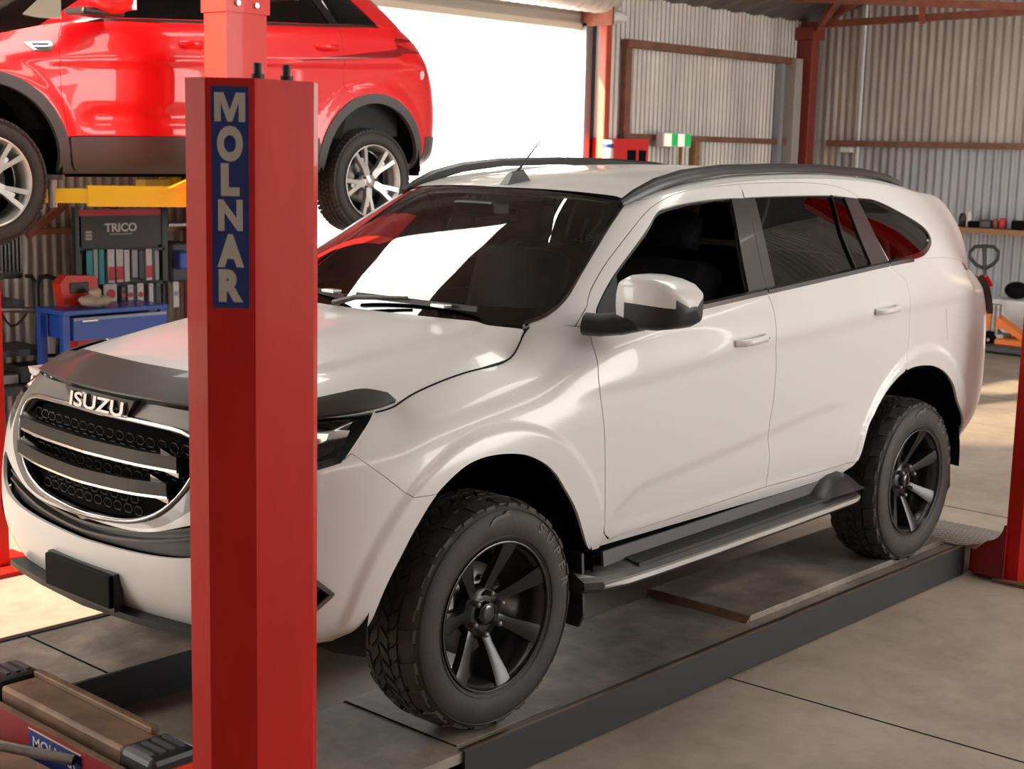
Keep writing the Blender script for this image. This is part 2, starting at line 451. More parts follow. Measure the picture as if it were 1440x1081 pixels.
def densify(P, su, step=.16):
    out = []
    for a, b in zip(P, np.roll(P, -1, 0)):
        n = max(1, int(math.ceil(np.hypot((b[0]-a[0])*su, b[1]-a[1])/step)))
        # keep subdivision positions shared by neighbours: independent of direction
        for k in range(n): out.append(a+(b-a)*k/n)
    return np.array(out)
def patch(S, loops, holes=(), du=.09, dv=.22, thick=.012, off=0., mi=0, both=True, gap=0.0, mb=None):
    """panel of surface S inside the uv outline; optional holes; folded edge"""
    mb = mb or MB(); sc = np.array([S.su, 1.])
    L = [densify(loop_clean(np.clip(l, [0, 0], [S.nu-1, S.nv-1])), S.su) for l in [loops]+list(holes)]
    if gap:                                       # pull the outline in so the panel gap shows
        P3 = S.ev(L[0][:, 0], L[0][:, 1]); N3 = S.nrm(L[0][:, 0], L[0][:, 1])
        q = L[0]*sc; area = .5*np.sum(q[:, 0]*np.roll(q[:, 1], -1)-np.roll(q[:, 0], -1)*q[:, 1])
        t = np.roll(P3, -1, 0)-np.roll(P3, 1, 0); t /= np.linalg.norm(t, axis=1)[:, None]+1e-12
        inn = np.cross(N3, t)*(1 if area > 0 else -1)*S.sgn_uv()
        new = P3+inn*gap; L[0] = np.array([S.touv(*(lambda h: (h[0], h[2]))(S.tree.find_nearest(Vector(p)))) for p in new])
    lo = L[0].min(0); hi = L[0].max(0)
    U = np.arange(math.floor(lo[0]/du)*du, hi[0]+du, du); V = np.arange(math.floor(lo[1]/dv)*dv, hi[1]+dv, dv)
    g = np.stack(np.meshgrid(U, V, indexing='ij'), -1).reshape(-1, 2)
    def inside(p):
        m = pip(L[0], p)
        for h in L[1:]: m &= ~pip(h, p)
        return m
    g = g[inside(g)]
    bp = np.concatenate(L)
    if len(g):
        d = np.full(len(g), 9.)
        for k in range(0, len(bp), 200):
            dd = np.hypot((g[:, None, 0]-bp[None, k:k+200, 0])*S.su, g[:, None, 1]-bp[None, k:k+200, 1]).min(1); d = np.minimum(d, dd)
        g = g[d > .45*min(du*S.su, dv)]
    pts = np.concatenate([bp, g])*sc; edges = []; o = 0
    for l in L:
        edges += [(o+i, o+(i+1) % len(l)) for i in range(len(l))]; o += len(l)
    vs, es, fs, ov, _, _ = delaunay_2d_cdt([Vector(p) for p in pts], edges, [], 0, 1e-6)
    va = np.array([tuple(v) for v in vs])/sc; fa = np.array([list(f) for f in fs])
    cen = va[fa].mean(1); fa = fa[inside(cen)]
    P = S.ev(va[:, 0], va[:, 1]); N = S.nrm(va[:, 0], va[:, 1])
    P = P+N*off
    # winding to match the normals
    fn = np.cross(P[fa[:, 1]]-P[fa[:, 0]], P[fa[:, 2]]-P[fa[:, 0]]); fl = (fn*N[fa[:, 0]]).sum(1) < 0
    fa[fl] = fa[fl][:, ::-1]
    mb.add(P, [tuple(f) for f in fa], mi, True, N)
    if thick:
        # boundary edges, folded inwards
        from collections import Counter
        cnt = Counter(); 
        for f in fa:
            for a, b in ((f[0], f[1]), (f[1], f[2]), (f[2], f[0])): cnt[(min(a, b), max(a, b))] += 1
        E = []
        for f in fa:
            for a, b in ((f[0], f[1]), (f[1], f[2]), (f[2], f[0])):
                if cnt[(min(a, b), max(a, b))] == 1: E.append((a, b))
        ids = sorted({i for e in E for i in e}); mp = {k: i for i, k in enumerate(ids)}; n = len(ids)
        A = P[ids]; B = A-N[ids]*thick
        # direction along the fold (sideways normals)
        mb.add(np.concatenate([A, B]), [(mp[b], mp[a], mp[a]+n, mp[b]+n) for a, b in E], mi, False)
    return mb
def _sgn_uv(S):
    if not hasattr(S, '_sg'):
        u, v = (S.nu-1)/2, (S.nv-1)/2
        a = S.ev([u+.02], [v])[0]-S.ev([u-.02], [v])[0]; b = S.ev([u], [v+.02])[0]-S.ev([u], [v-.02])[0]
        S._sg = 1 if np.dot(np.cross(a, b), S.nrm([u], [v])[0]) > 0 else -1
    # inn = N x t * sign(area): valid when uv is right-handed w.r.t. N
    return S._sg*S.sgn if False else S._sg
Surf.sgn_uv = lambda s: _sgn_uv(s)
def strip(S, pts, w, h=.0015, off=0., mi=0, mb=None, uv=None, n=8, lift=None):
    """raised ribbon of width w following a curve on S"""
    mb = mb or MB(); c = S.curve(pts, off=(0, 0, 0), n=n) if uv is None else uv
    P = S.ev(c[:, 0], c[:, 1]); N = S.nrm(c[:, 0], c[:, 1])
    t = np.gradient(P, axis=0); t /= np.linalg.norm(t, axis=1)[:, None]+1e-12; s_ = np.cross(N, t)
    ww = np.array(w if hasattr(w, '__len__') else [w]*len(P))[:, None]/2
    if hasattr(w, '__len__') and len(w) != len(P): ww = np.interp(np.linspace(0, 1, len(P)), np.linspace(0, 1, len(w)), w)[:, None]/2
    a = P+s_*ww+N*(off-.004); b = P+s_*ww*.92+N*(off+h); c2 = P-s_*ww*.92+N*(off+h); d = P-s_*ww+N*(off-.004)
    k = len(P); vs = np.concatenate([a, b, c2, d]); fs = []
    for i in range(k-1):
        for r in range(3): fs.append((r*k+i, r*k+i+1, (r+1)*k+i+1, (r+1)*k+i))
    fs += [(0, k, 2*k, 3*k), (k-1, 4*k-1, 3*k-1, 2*k-1)]
    # winding
    e0 = vs[k+1]-vs[k]; e1 = vs[2*k]-vs[k]
    if np.dot(np.cross(e0, e1), N[0]) < 0: fs = [f[::-1] for f in fs]
    mb.add(vs, fs, mi); return mb
def cat(*c): return np.concatenate(c)
def lerp(a, b, t): return a+(b-a)*t
def smooth(t): t = min(1, max(0, t)); return t*t*(3-2*t)
def itp(x, xs, ys): return float(np.interp(x, xs, ys))

# ------------------------------------------------------------------ white off-roader: surfaces
FT = [(0, 0), (.012, .30), (.042, .55), (.105, .74), (.19, .865), (.31, .945), (.46, .985)]     # plan of the nose
RT = [(.50, .985), (.36, .955), (.23, .885), (.12, .78), (.05, .60), (.012, .30), (0, 0)]
FR = [0, .08, .21, .39, .57, .72, .84, .93, 1]
SX = [-.25, 0., .2, .32, .45, .6, .8, 1.1, 1.45, 1.8, 2.2, 2.6, 2.95, 3.25]
Wd = [.868, .893, .912, .922, .930, .934, .931, .914, .885]
Wf = [.868, .900, .915, .925, .932, .930, .905, .850, .765]
X0 = [-.84, -.89, -.93, -.94, -.925, -.905, -.88, -.86, -.845]
X1 = [3.78, 3.86, 3.93, 3.94, 3.92, 3.90, 3.88, 3.84, 3.79]
def beltz(x): return itp(x, [.45, .6, 1.1, 1.5, 1.9, 2.5, 2.85, 3.1, 3.4], [1.268, 1.277, 1.310, 1.338, 1.365, 1.408, 1.425, 1.415, 1.375])
def body_rows():
    rows = []
    for i, (fx, fy) in enumerate(FT):
        zb = itp(i, [0, 2, 4, 6], [.385, .392, .41, .435]); zt = itp(i, [0, 3, 5, 6], [1.085, 1.078, 1.084, 1.094])
        r = []
        for k in range(9):
            w = Wf[k]*(1.0 if k < 8 else 1.02)
            r.append((X0[k]+fx*(1+.06*(k > 6)), -fy*w, zb+(zt-zb)*FR[k]))
        rows.append(r)
    for x in SX:
        t = smooth((x-.15)/.5); r = []
        if x < .3: zt = itp(x, [-.25, 0, .2], [1.125, 1.167, 1.197]); yt = .766
        elif x < .4: zt, yt = 1.288, .737
        elif x < .5: zt, yt = 1.284, .806
        else: zt, yt = beltz(x), itp(x, [.6, .8, 1.1], [.866, .882, .885])
        zb = itp(x, [-.25, .2, .5], [.46, .49, .50])
        for k in range(9):
            y = lerp(Wf[k], Wd[k], t) if k < 8 else yt
            if x > 3.0 and k > 5: y -= .012*(k-5)/3
            zs = zt if (k == 8 or x > .5) else itp(x, [-.25, 0, .2, .32, .45, .6], [1.125, 1.167, 1.200, 1.225, 1.255, 1.277])
            r.append((x, -y, zb+(zs-zb)*FR[k]))
        rows.append(r)
    for i, (fx, fy) in enumerate(RT):
        zb = .49; zt = itp(i, [0, 2, 4, 6], [1.355, 1.33, 1.32, 1.32])
        rows.append([(X1[k]-fx, -fy*(Wd[k]-(.012*(k-5)/3 if k > 5 else 0)), zb+(zt-zb)*FR[k]) for k in range(9)])
    return rows
ARC = [(-.02, .40, .505, .52), (2.835, .40, .49, .53)]
def body_fx(q, u, v):
    q = q.copy(); x, y, z = q[:, 0], q[:, 1], q[:, 2]
    ss = lambda t: np.clip(t, 0, 1)**2*(3-2*np.clip(t, 0, 1))
    side = ss((np.abs(y)-.78)/.08)
    d = np.zeros(len(q))
    for cx, cz, ra, rb in ARC:            # wheel-arch flares
        r = np.hypot((x-cx)/ra, (z-cz)/rb)
        d += .015*ss((1.205-r)/.065)*(z < 1.04)*ss((z-.40)/.05)
    # hollow along the lower doors
    lz = np.interp(x, [.55, .62, .75, 1.0, 1.5, 2.0, 2.15], [.60, .66, .72, .745, .80, .86, .86])
    m = ss((x-.56)/.10)*ss((2.22-x)/.25)
    d -= .008*m*ss((lz-z)/.05)*ss((z-.53)/.06)
    # shoulder crease along the doors
    cz = np.interp(x, [.2, .5, 1.5, 2.7, 3.3], [1.07, 1.10, 1.165, 1.235, 1.255])
    m2 = ss((x-.22)/.25)
    d += .0022*m2*ss((z-cz+.05)/.05)*ss((cz+.10-z)/.10)
    d -= .003*m2*ss((cz-z)/.06)*ss((z-cz+.30)/.25)
    q[:, 1] += np.sign(y)*d*side
    return q
B = Surf(body_rows(), mir0=True, mir1=True, fx=body_fx).orient((0, -1, 0))
NB = B.nu
# greenhouse: base ring -> roof edge
GB = [(.14, 0, 1.284), (.17, .35, 1.283), (.24, .58, 1.284), (.335, .725, 1.288), (.45, .800, 1.284), (.6, .856, 1.277), (.8, .870, 1.290), (1.1, .873, 1.308), (1.45, .874, 1.336), (1.8, .874, 1.363), (2.2, .875, 1.392), (2.6, .879, 1.412), (2.95, .883, 1.421), (3.25, .873, 1.395), (3.43, .834, 1.342), (3.56, .773, 1.331), (3.67, .681, 1.325), (3.755, .43, 1.32), (3.79, 0, 1.32)]
GT = [(.925, 0, 1.722), (.935, .33, 1.716), (.965, .50, 1.700), (1.03, .585, 1.690), (1.10, .628, 1.700), (1.21, .655, 1.722), (1.33, .664, 1.738), (1.50, .670, 1.755), (1.70, .673, 1.768), (1.95, .674, 1.776), (2.25, .673, 1.778), (2.55, .669, 1.770), (2.84, .664, 1.752), (3.08, .655, 1.726), (3.29, .642, 1.705), (3.45, .617, 1.692), (3.56, .50, 1.695), (3.61, .27, 1.705), (3.62, 0, 1.708)]
def gh_rows():
    rows = []
    for i, (a, b) in enumerate(zip(GB, GT)):
        a = np.array(a); b = np.array(b); r = []
        n = np.array([-1., 0, .6]) if i < 2 else (np.array([-.6, 1, .5]) if i < 5 else np.array([0, 1., .35])) if i < 14 else (np.array([.6, .8, .4]) if i < 16 else np.array([1., 0, .5]))
        n /= np.linalg.norm(n)
        for t, bl in ((0, 0), (.25, .010), (.5, .016), (.75, .014), (.92, .008), (1, 0)):
            p = a+(b-a)*t+n*bl*(1.0 if 14 > i > 4 else 2.6 if i > 13 else .9)
            r.append((p[0], -p[1], p[2]))
        rows.append(r)
    return rows
G = Surf(gh_rows(), mir0=True, mir1=True, du=.08).orient((0, -1, .2))
# roof: side edge -> middle
def roof_rows():
    rows = []; xm = [.925, 1.02, 1.12, 1.25, 1.43, 1.66, 1.92, 2.22, 2.54, 2.86, 3.14, 3.40, 3.62]
    T = GT[3:16]
    for k, p in enumerate(T):
        xc = xm[k]; zc = itp(xc, [.925, 1.3, 1.7, 2.2, 2.7, 3.1, 3.41], [1.722, 1.778, 1.806, 1.815, 1.805, 1.776, 1.712])
        ex = np.array(p); r = []
        for t, g in ((0, 0), (.08, .42), (.2, .62), (.45, .86), (.72, .97), (1, 1)):
            x = lerp(ex[0], xc, t**1.4); y = ex[1]*(1-t); z = lerp(ex[2], zc, g)
            r.append((x, -y, z))
        rows.append(r)
    return rows
RF = Surf(roof_rows(), vmir=True).orient((0, 0, 1))
# bonnet: gap line -> middle
def hood_rows():
    rows = []
    E = [(-.695, .645, 1.066), (-.56, .730, 1.082), (-.40, .775, 1.096), (-.22, .772, 1.130), (0, .770, 1.170), (.13, .766, 1.186), (.205, .762, 1.200), (.25, .753, 1.236), (.285, .738, 1.282)]
    C = [(-.855, 1.093), (-.72, 1.150), (-.55, 1.190), (-.34, 1.225), (-.10, 1.252), (.03, 1.267), (.08, 1.275), (.12, 1.281), (.15, 1.288)]
    for e, (cx, cz) in zip(E, C):
        r = []
        for t, g in ((0, 0), (.07, .36), (.18, .60), (.34, .80), (.6, .95), (1, 1)):
            r.append((cx+(e[0]-cx)*(1-t)**2.0, -e[1]*(1-t), lerp(e[2], cz, g)))
        rows.append(r)
    return rows
def hood_fx(q, u, v):
    q = q.copy(); ss = lambda t: np.clip(t, 0, 1)**2*(3-2*np.clip(t, 0, 1))
    ly = np.interp(q[:, 0], [-.8, -.3, .3], [.42, .52, .58])      # raised centre of the bonnet
    q[:, 2] += .010*ss((ly+.05-np.abs(q[:, 1]))/.06)*ss((q[:, 0]+.78)/.15)-.004
    return q
HD = Surf(hood_rows(), vmir=True, fx=hood_fx).orient((0, 0, 1))

suv = thing('sport_utility_vehicle', (1.4, 0, 0), 'white five-door off-roader parked on the low drive-on lift runways', 'car')
def both(name, mb, mats, parent=None, label=None, **k):
    a = build(name, mb, mats, parent or suv, label, **k)
    b = build(name, mb.mirrored(), mats, parent or suv, label, **k)
    return a, b
# ---- traced lines (pixels of the photograph)
gap_hood = [(527, 579), (565, 560.5), (622, 537), (705, 509), (720, 501), (729, 488), (735, 468), (736.5, 455)]
gap_fb = [(479.6, 651), (494, 638), (540, 670), (582, 700), (614, 695.5)]
gap_fd_low = [(826, 443), (830, 470), (835, 490), (841, 515), (842.5, 540), (847.5, 580), (850, 610), (851, 650), (851, 700), (850.5, 738)]
gap_bot_f = [(857, 757.5), (900, 743), (967, 721), (1020, 703), (1077.5, 684)]
gap_bot_r = [(1077.5, 684), (1140, 667), (1204.7, 649)]
gap_mid = [(1079, 413), (1086, 430), (1090.5, 452), (1091.5, 480), (1091.5, 510), (1088, 560), (1082, 598), (1080.4, 622), (1082, 646), (1077.5, 684)]
gap_rr = [(1251, 374), (1264, 385), (1274, 395), (1277.5, 408), (1279, 444), (1278, 480), (1274.5, 518)]
arch_f = [(514, 902), (-0.53, .54), (560, 790), (585, 742), (614, 696), (650, 660), (675, 646), (700, 640), (728, 639), (750, 644), (790, 680), (812, 722), (826, 770), (832, 800), ('w', .505, -.88, .485)]
arch_f[1] = (528, 860)
arch_r = [('w', 2.235, -.88, .50), (1207, 647), (1219, 606), (1230, 580), (1244, 555), (1262, 532), (1280, 518), (1300, 513.5), (1318, 516), (1332, 526), (1342, 543), (1349, 570), (1352, 605), ('w', 3.365, -.88, .485)]
c_hood = B.curve([('uv', 5.6, 8)]+gap_hood[1:], n=5)
c_arf = B.curve(arch_f, n=5); c_arr = B.curve(arch_r, n=5)
def nx(y, z=None): return -.94+float(np.interp(abs(y)/.925, [f[1] for f in FT], [f[0] for f in FT]))+(float(np.interp(z, [.6, .78, .89, .97, 1.04, 1.09], [0, .012, .035, .058, .078, .092])) if z else 0)
def FW(y, z): return ('w', nx(y, z), -y, z)
def sub(c, a, b):                        # part of a traced curve between the points nearest to pixels a and b
    def near(p):
        q = B.pick(p)*np.array([3, 1]); return int(np.argmin(np.hypot(*((c*np.array([3, 1])-q).T))))
    i, j = near(a), near(b)
    return c[i:j+1] if i <= j else c[j:i+1][::-1]
UV = lambda u, v: np.array([[u, v]], float)
u_tip = B.pick((527, 579))[0]
c_dlow = B.curve(gap_fd_low); c_botf = B.curve(gap_bot_f); c_botr = B.curve(gap_bot_r); c_mid = B.curve(gap_mid); c_rr = B.curve(gap_rr); c_fb = B.curve(gap_fb, sm=False)
for c in (c_dlow, c_mid, c_rr): c[0, 1] = 8.0
corner = B.pick((857, 757.5)); c_botf[0] = corner
uA = c_arf[0][0]; uB = c_arf[-1][0]; uC = c_arr[0][0]; uD = c_arr[-1][0]
c_arf[0, 1] = 0; c_arf[-1, 1] = 0; c_arr[0, 1] = 0; c_arr[-1, 1] = 0
# headlight
hl_in = .575
c_hlr = B.curve([('uv', u_tip, 8.0), (508, 608), (479.6, 651)], sm=False)
c_hlb = B.curve([(479.6, 651), ('w', -.70, -.80, .945), ('w', -.76, -.70, .918), FW(.60, .875)])
c_hli = B.curve([FW(.60, .875), FW(.585, .95), FW(hl_in, 1.06)], sm=False)
u_hi = B.pick(FW(hl_in, 1.075))[0]
c_hlt = np.array([[lerp(u_hi, u_tip, t), 8.0] for t in np.linspace(0, 1, 12)])
hl_poly = cat(c_hlr, c_hlb[1:], c_hli[1:], c_hlt)
# grille opening and lower intake (half outlines from the middle)
gr = B.curve([FW(0.0, 1.022), FW(.25, 1.02), FW(.44, 1.008)]); gr2 = B.curve([FW(.44, 1.008), FW(.485, .955), FW(.465, .885), FW(.38, .80), FW(.27, .752), FW(.12, .732), FW(0, .728)])
gr[0, 0] = 0; gr2[-1, 0] = 0
it = B.curve([FW(0, .705), FW(.3, .712), FW(.50, .765), FW(.62, .80), FW(.665, .775)]); it2 = B.curve([FW(.665, .775), FW(.62, .71), FW(.5, .668), FW(.3, .645), FW(0, .635)])
it[0, 0] = 0; it2[-1, 0] = 0
grey_o = B.curve([FW(hl_in, 1.06), FW(.578, .97), FW(.56, .87), FW(.45, .775), FW(.30, .722), FW(0, .705)]); 
# --- painted panels
bump = cat(UV(0, 0), UV(uA, 0), sub(c_arf, ('w', -.6, -.9, .47), (614, 696)), c_fb[::-1], c_hlb[1:], c_hli[1:-1],
           B.curve([FW(hl_in, 1.06), FW(.578, .97), FW(.56, .87), FW(.45, .775), FW(.30, .722), FW(0, .712)])[:-1], UV(0, it[0][1]+.12), it, it2[1:])
# fog lamp recess
fog = B.curve([FW(.74, .66), ('w', -.70, -.84, .635), ('w', -.655, -.875, .585), ('w', -.70, -.84, .535), FW(.72, .53), FW(.69, .60)], sm=False); 
both_mb = patch(B, bump, holes=[fog], gap=.0, du=.05, dv=.09)
fb = build('front_bumper', both_mb.join(both_mb.mirrored()), 'white', suv)
fend = cat(np.array([[t, 8.0] for t in np.linspace(u_tip, c_dlow[0][0], 40)]), c_dlow[1:], UV(c_dlow[-1][0]-.03, 1.2), UV(c_dlow[-1][0]-.05, 0), UV(uB, 0), sub(c_arf, ('w', .46, -.9, .5), (614, 696)), c_fb[::-1], c_hlr[::-1][1:-1])
f1, f2 = both('fender', patch(B, fend, gap=.0022, du=.045, dv=.09), 'white')
fdB = patch(B, cat(c_dlow, B.curve([(850.5, 738), (850.5, 750), (857, 757.5)])[1:], c_botf[1:], c_mid[::-1][1:], np.array([[t, 8.0] for t in np.linspace(c_mid[0][0], c_dlow[0][0], 30)])[1:-1]), gap=.0022, du=.045, dv=.09)
rdB = patch(B, cat(c_mid, c_botr[1:], sub(c_arr, (1207, 647), (1274.5, 516)), c_rr[::-1], np.array([[t, 8.0] for t in np.linspace(c_rr[0][0], c_mid[0][0], 30)])[1:-1]), gap=.0022, du=.045, dv=.09)
c_seam = np.array([c_dlow[-1]])
sill = cat(UV(c_dlow[-1][0]-.02, .0), UV(c_dlow[-1][0]-.01, 1.0), B.curve([(850.5, 750), (857, 760)]), c_botf[2:], c_botr[1:], UV(uC, 0))
both('side_sill', patch(B, sill, gap=.002), 'white')
# quarter panel, rear bumper, tailgate
u_tg = NB-1-2.4; v_rb = 3.4
tl = B.curve([(1373, 377), (1385, 379), (1390, 392), (1383, 420), (1369, 427.5), (1371, 402)], sm=False)
tlw = B.curve([('w', 3.56, -.86, 1.325), ('w', 3.78, -.74, 1.325), ('w', 3.82, -.71, 1.22), ('w', 3.70, -.82, 1.15), ('w', 3.56, -.88, 1.12), ('w', 3.58, -.87, 1.24)], sm=False)
ff = B.curve([(1330, 434), (1345, 429), (1360, 427), (1359, 474), (1345, 479), (1332, 479)], sm=False)
q_arch = sub(c_arr, (1274.5, 516), ('w', 3.30, -.88, .5))
i_rb = int(np.argmin(abs(q_arch[:, 1]-v_rb)+10*(q_arch[:, 0] < q_arch[0, 0]+.6)))
quarter = cat(c_rr, q_arch[1:i_rb+1], UV(u_tg, q_arch[i_rb][1]), UV(u_tg, 8.0), np.array([[t, 8.0] for t in np.linspace(u_tg, c_rr[0][0], 40)])[1:-1])
qB = patch(B, quarter, holes=[], gap=0, du=.05, dv=.10)
rb = patch(B, cat(q_arch[i_rb:], UV(NB-1, 0), UV(NB-1, v_rb), UV(u_tg, q_arch[i_rb][1])), gap=0)
build('rear_bumper', rb.join(rb.mirrored()), 'white', suv)
tg = patch(B, cat(UV(u_tg, v_rb+.05), UV(NB-1, v_rb+.05), UV(NB-1, 8), UV(u_tg, 8)), gap=0)
tlm = patch(B, tlw, off=.034, gap=.002, thick=.03, mi=0)
for i_, o_ in enumerate(both('tail_lamp', tlm, 'lampdark')):
    rdl = patch(B, B.curve([('w', 3.66, -.83, 1.30), ('w', 3.77, -.75, 1.30), ('w', 3.78, -.75, 1.24), ('w', 3.67, -.83, 1.24)], sm=False), off=.062, thick=.025, du=.3)
    build('lamp_lens', rdl if i_ == 0 else rdl.mirrored(), 'lampred', o_, 'bright red lamp lens')
# ---- greenhouse
roof_gap = [(825.5, 432), (827, 420), (834, 401), (855, 366), (885, 327), (908, 299), (924, 286), (949.5, 273), (982, 265.5), (1038.6, 259)]
roof_gap2 = [(1038.6, 259), (1080, 257), (1119, 256.5), (1155, 258.5), (1185, 265), (1205, 275)]
mid_g = [(1038.6, 259), (1048, 283), (1060.6, 327), (1074.5, 392), (1079, 413)]
rr_g = [(1205, 275), (1227, 322), (1251, 374)]
g1 = G.curve(roof_gap); g2 = G.curve(roof_gap2); gm = G.curve(mid_g); gr_ = G.curve(rr_g)
for c in (g1,): c[0, 1] = 0
gm[-1, 1] = 0; gr_[-1, 1] = 0
winf = cat(G.curve([(926, 297), (940, 291.5), (959, 287), (990, 282), (1026, 278)])[:-1], G.curve([(1026, 278), (1063, 276)], sm=False)[:-1],
           G.curve([(1063, 276), (1076, 335), (1090.6, 403)])[:-1], )
def z0(c, v=.02): c = c.copy(); c[:, 1] = np.maximum(c[:, 1], v); return c
winf_full = cat(G.curve([(842, 470), (841, 429), (866, 383), (910, 322.5), (926, 297)]), G.curve([(926, 297), (940, 291.5), (959, 287), (990, 282), (1028, 279)])[1:], G.curve([(1028, 279), (1040, 342), (1053.6, 413)])[1:])
winf_full[0, 1] = 0; winf_full[-1, 1] = 0
bp_f = cat(G.curve([(1028, 279), (1048, 278.5)], sm=False), G.curve([(1048, 279), (1060.6, 327), (1079, 413)])[1:], G.curve([(1053.6, 413), (1040, 342), (1028, 279)])[:-1])
bp_r = cat(G.curve([(1046, 278), (1061, 277)], sm=False), G.curve([(1061, 277), (1075, 335), (1090.6, 404)])[1:], gm[::-1][:-3])
# painted door frame (front): outline minus window and pillar trim
def topline(S, pts): return S.curve(pts)
fr_f = cat(g1, G.curve([(1038.6, 259), (1048, 280)], sm=False)[1:], G.curve([(1048, 279.5), (1028, 279), (990, 282), (959, 287), (940, 291.5), (926, 297), (910, 322.5), (866, 383), (841, 429), (839, 446)])[1:])
fr_f[-1, 1] = 0
fr_r = cat(g2, G.curve([(1205, 275), (1207, 280)], sm=False)[1:], G.curve([(1206, 279.5), (1185, 276.5), (1169, 275), (1120, 275.5), (1061, 277.5), (1048, 279.5)])[1:])
FD = fdB.join(patch(G, fr_f, gap=.0015, thick=.02)); fd1, fd2 = both('front_door', FD, 'white')
RD = rdB.join(patch(G, fr_r, gap=.0015, thick=.02)); rd1, rd2 = both('rear_door', RD, 'white')
for S_, i in ((fd1, 0), (fd2, 1)):
    mb = patch(G, bp_f, off=.001, gap=.001, thick=.02, du=.2); build('pillar_trim', mb if not i else mb.mirrored(), 'satin', S_, 'satin black window pillar trim')
for S_, i in ((rd1, 0), (rd2, 1)):
    mb = patch(G, bp_r, off=.001, gap=.001, thick=.02, du=.2); build('pillar_trim', mb if not i else mb.mirrored(), 'satin', S_, 'satin black window pillar trim')
wr = cat(G.curve([(1061, 277.5), (1120, 275.5), (1169, 275)]), G.curve([(1169, 275), (1183, 327), (1199, 382)])[1:]); wr = np.append(wr, UV(wr[-1][0], 0), 0)
lp = G.pick((1090.6, 404)); wr = cat(wr, UV(lp[0], 0), G.curve([(1090.6, 404), (1075, 335), (1061, 277.5)])[:-1])
fx_ = cat(G.curve([(1173, 275), (1187, 277)], sm=False), G.curve([(1187, 277.5), (1206, 326), (1226, 375)])[1:]); fx_ = np.append(fx_, UV(fx_[-1][0], 0), 0)
fx_ = cat(fx_, UV(G.pick((1203, 381))[0], 0), G.curve([(1203, 381), (1187, 327), (1173, 275)])[:-1])
cp = cat(G.curve([(1187, 277), (1205, 279)], sm=False), G.curve([(1205, 279), (1228, 325), (1250, 369)])[1:]); cp = np.append(cp, UV(cp[-1][0], 0), 0)
cp = cat(cp, UV(G.pick((1226, 374))[0], 0), G.curve([(1226, 374), (1206, 326), (1187, 277.5)])[:-1])
def side(o, i): return o if not i else o.mirrored()
for D_, i in ((rd1, 0), (rd2, 1)):
    build('door_window', side(patch(G, wr, off=-.006, thick=0), i), 'glassd', D_, 'dark tinted door glass')
    build('quarter_light', side(patch(G, fx_, off=-.006, thick=0), i), 'glassd', D_)
    build('pillar_trim', side(patch(G, cp, off=.001, gap=.001, thick=.02, du=.2), i), 'satin', D_, 'satin black rear pillar trim')
    bb = strip(G, [(1169, 275), (1183, 327), (1199, 382)], .014, .004, mb=MB()); build('window_divider', side(bb, i), 'blkgloss', D_)
# far door window is closed, the near one is down
build('door_window', patch(G, winf_full, off=-.008, thick=0).mirrored(), 'glassc', fd2)
sf = strip(G, [(841, 440), (866, 383), (910, 322.5), (926, 297), (959, 287), (990, 282), (1028, 279), (1040, 342), (1053.6, 413)], .016, .0, off=-.010)
for D_, i in ((fd1, 0), (fd2, 1)): build('window_seal', side(sf, i) if i else MB().join(sf), 'blk', D_)
qw = cat(G.curve([(1206, 279.5), (1230, 283), (1264, 299), (1291, 315), (1303, 326), (1306.5, 335)]), G.curve([(1306.5, 335), (1302, 348), (1293, 357)])[1:]); 
qw = cat(qw, G.curve([(1293, 357), (1253, 367)], sm=False)[1:], G.curve([(1251, 368), (1228, 325), (1206, 279.5)])[:-1])
# cabin side: everything of the greenhouse side that is not door or glass
ws_near = [(735.5, 455), (768, 443), (795, 420), (817, 385), (840, 347), (862, 312), (882, 284)]
cws = G.curve(ws_near); cws[0, 1] = 0
uE = G.nu-1-1.6
cab = cat(cws, np.array([[t, 5.0] for t in np.linspace(max(G.pick((882, 284))[0], 2.9), uE, 50)]), UV(uE, 0), UV(gr_[-1][0], 0), gr_[::-1][1:], g2[::-1][1:], g1[::-1][1:])
cabP = patch(G, cab, holes=[qw], gap=.0015, thick=.02)
Q = qB.join(cabP); q1, q2 = both('quarter_panel', Q, 'white')
for D_, i in ((q1, 0), (q2, 1)):
    build('quarter_window', side(patch(G, qw, off=-.004, thick=0), i), 'glassd', D_)
    build('window_frame', side(strip(G, [(1206, 279.5), (1230, 283), (1264, 299), (1291, 315), (1303, 326), (1307.5, 338), (1303, 350), (1294, 358), (1275, 364), (1251, 370)], [.006, .008, .010, .012, .016, .022, .026, .022, .012], .003), i), 'dchrome', D_)
    build('fuel_flap', side(patch(B, ff, off=.0015, gap=.001, thick=.006, du=.2), i), 'white', D_) if i == 0 else None
# rear glass and tailgate
rg = patch(G, cat(UV(uE+.05, .3), UV(G.nu-1, .3), UV(G.nu-1, 4.7), UV(uE+.05, 4.7)), off=-.003)
TGm = tg.join(patch(G, cat(UV(uE, 0), UV(G.nu-1, 0), UV(G.nu-1, .3), UV(uE, .3)))).join(patch(G, cat(UV(uE, 4.7), UV(G.nu-1, 4.7), UV(G.nu-1, 5), UV(uE, 5))))
tgo = build('tailgate', TGm.join(TGm.mirrored()), 'white', suv)
build('rear_window', rg.join(rg.mirrored()), 'glassd', tgo)
sp = MB()
spl = [(3.44, -.59, 1.700), (3.52, -.54, 1.702), (3.60, -.42, 1.708), (3.65, -.22, 1.716), (3.66, 0, 1.718), (3.65, .22, 1.716), (3.60, .42, 1.708), (3.52, .54, 1.702), (3.44, .59, 1.700)]
sp.sweep(spl, [(-.12, 0), (.03, -.012), (.035, -.03), (-.10, -.035)], mi=0)
build('roof_spoiler', sp, 'white', tgo, recalc=True)
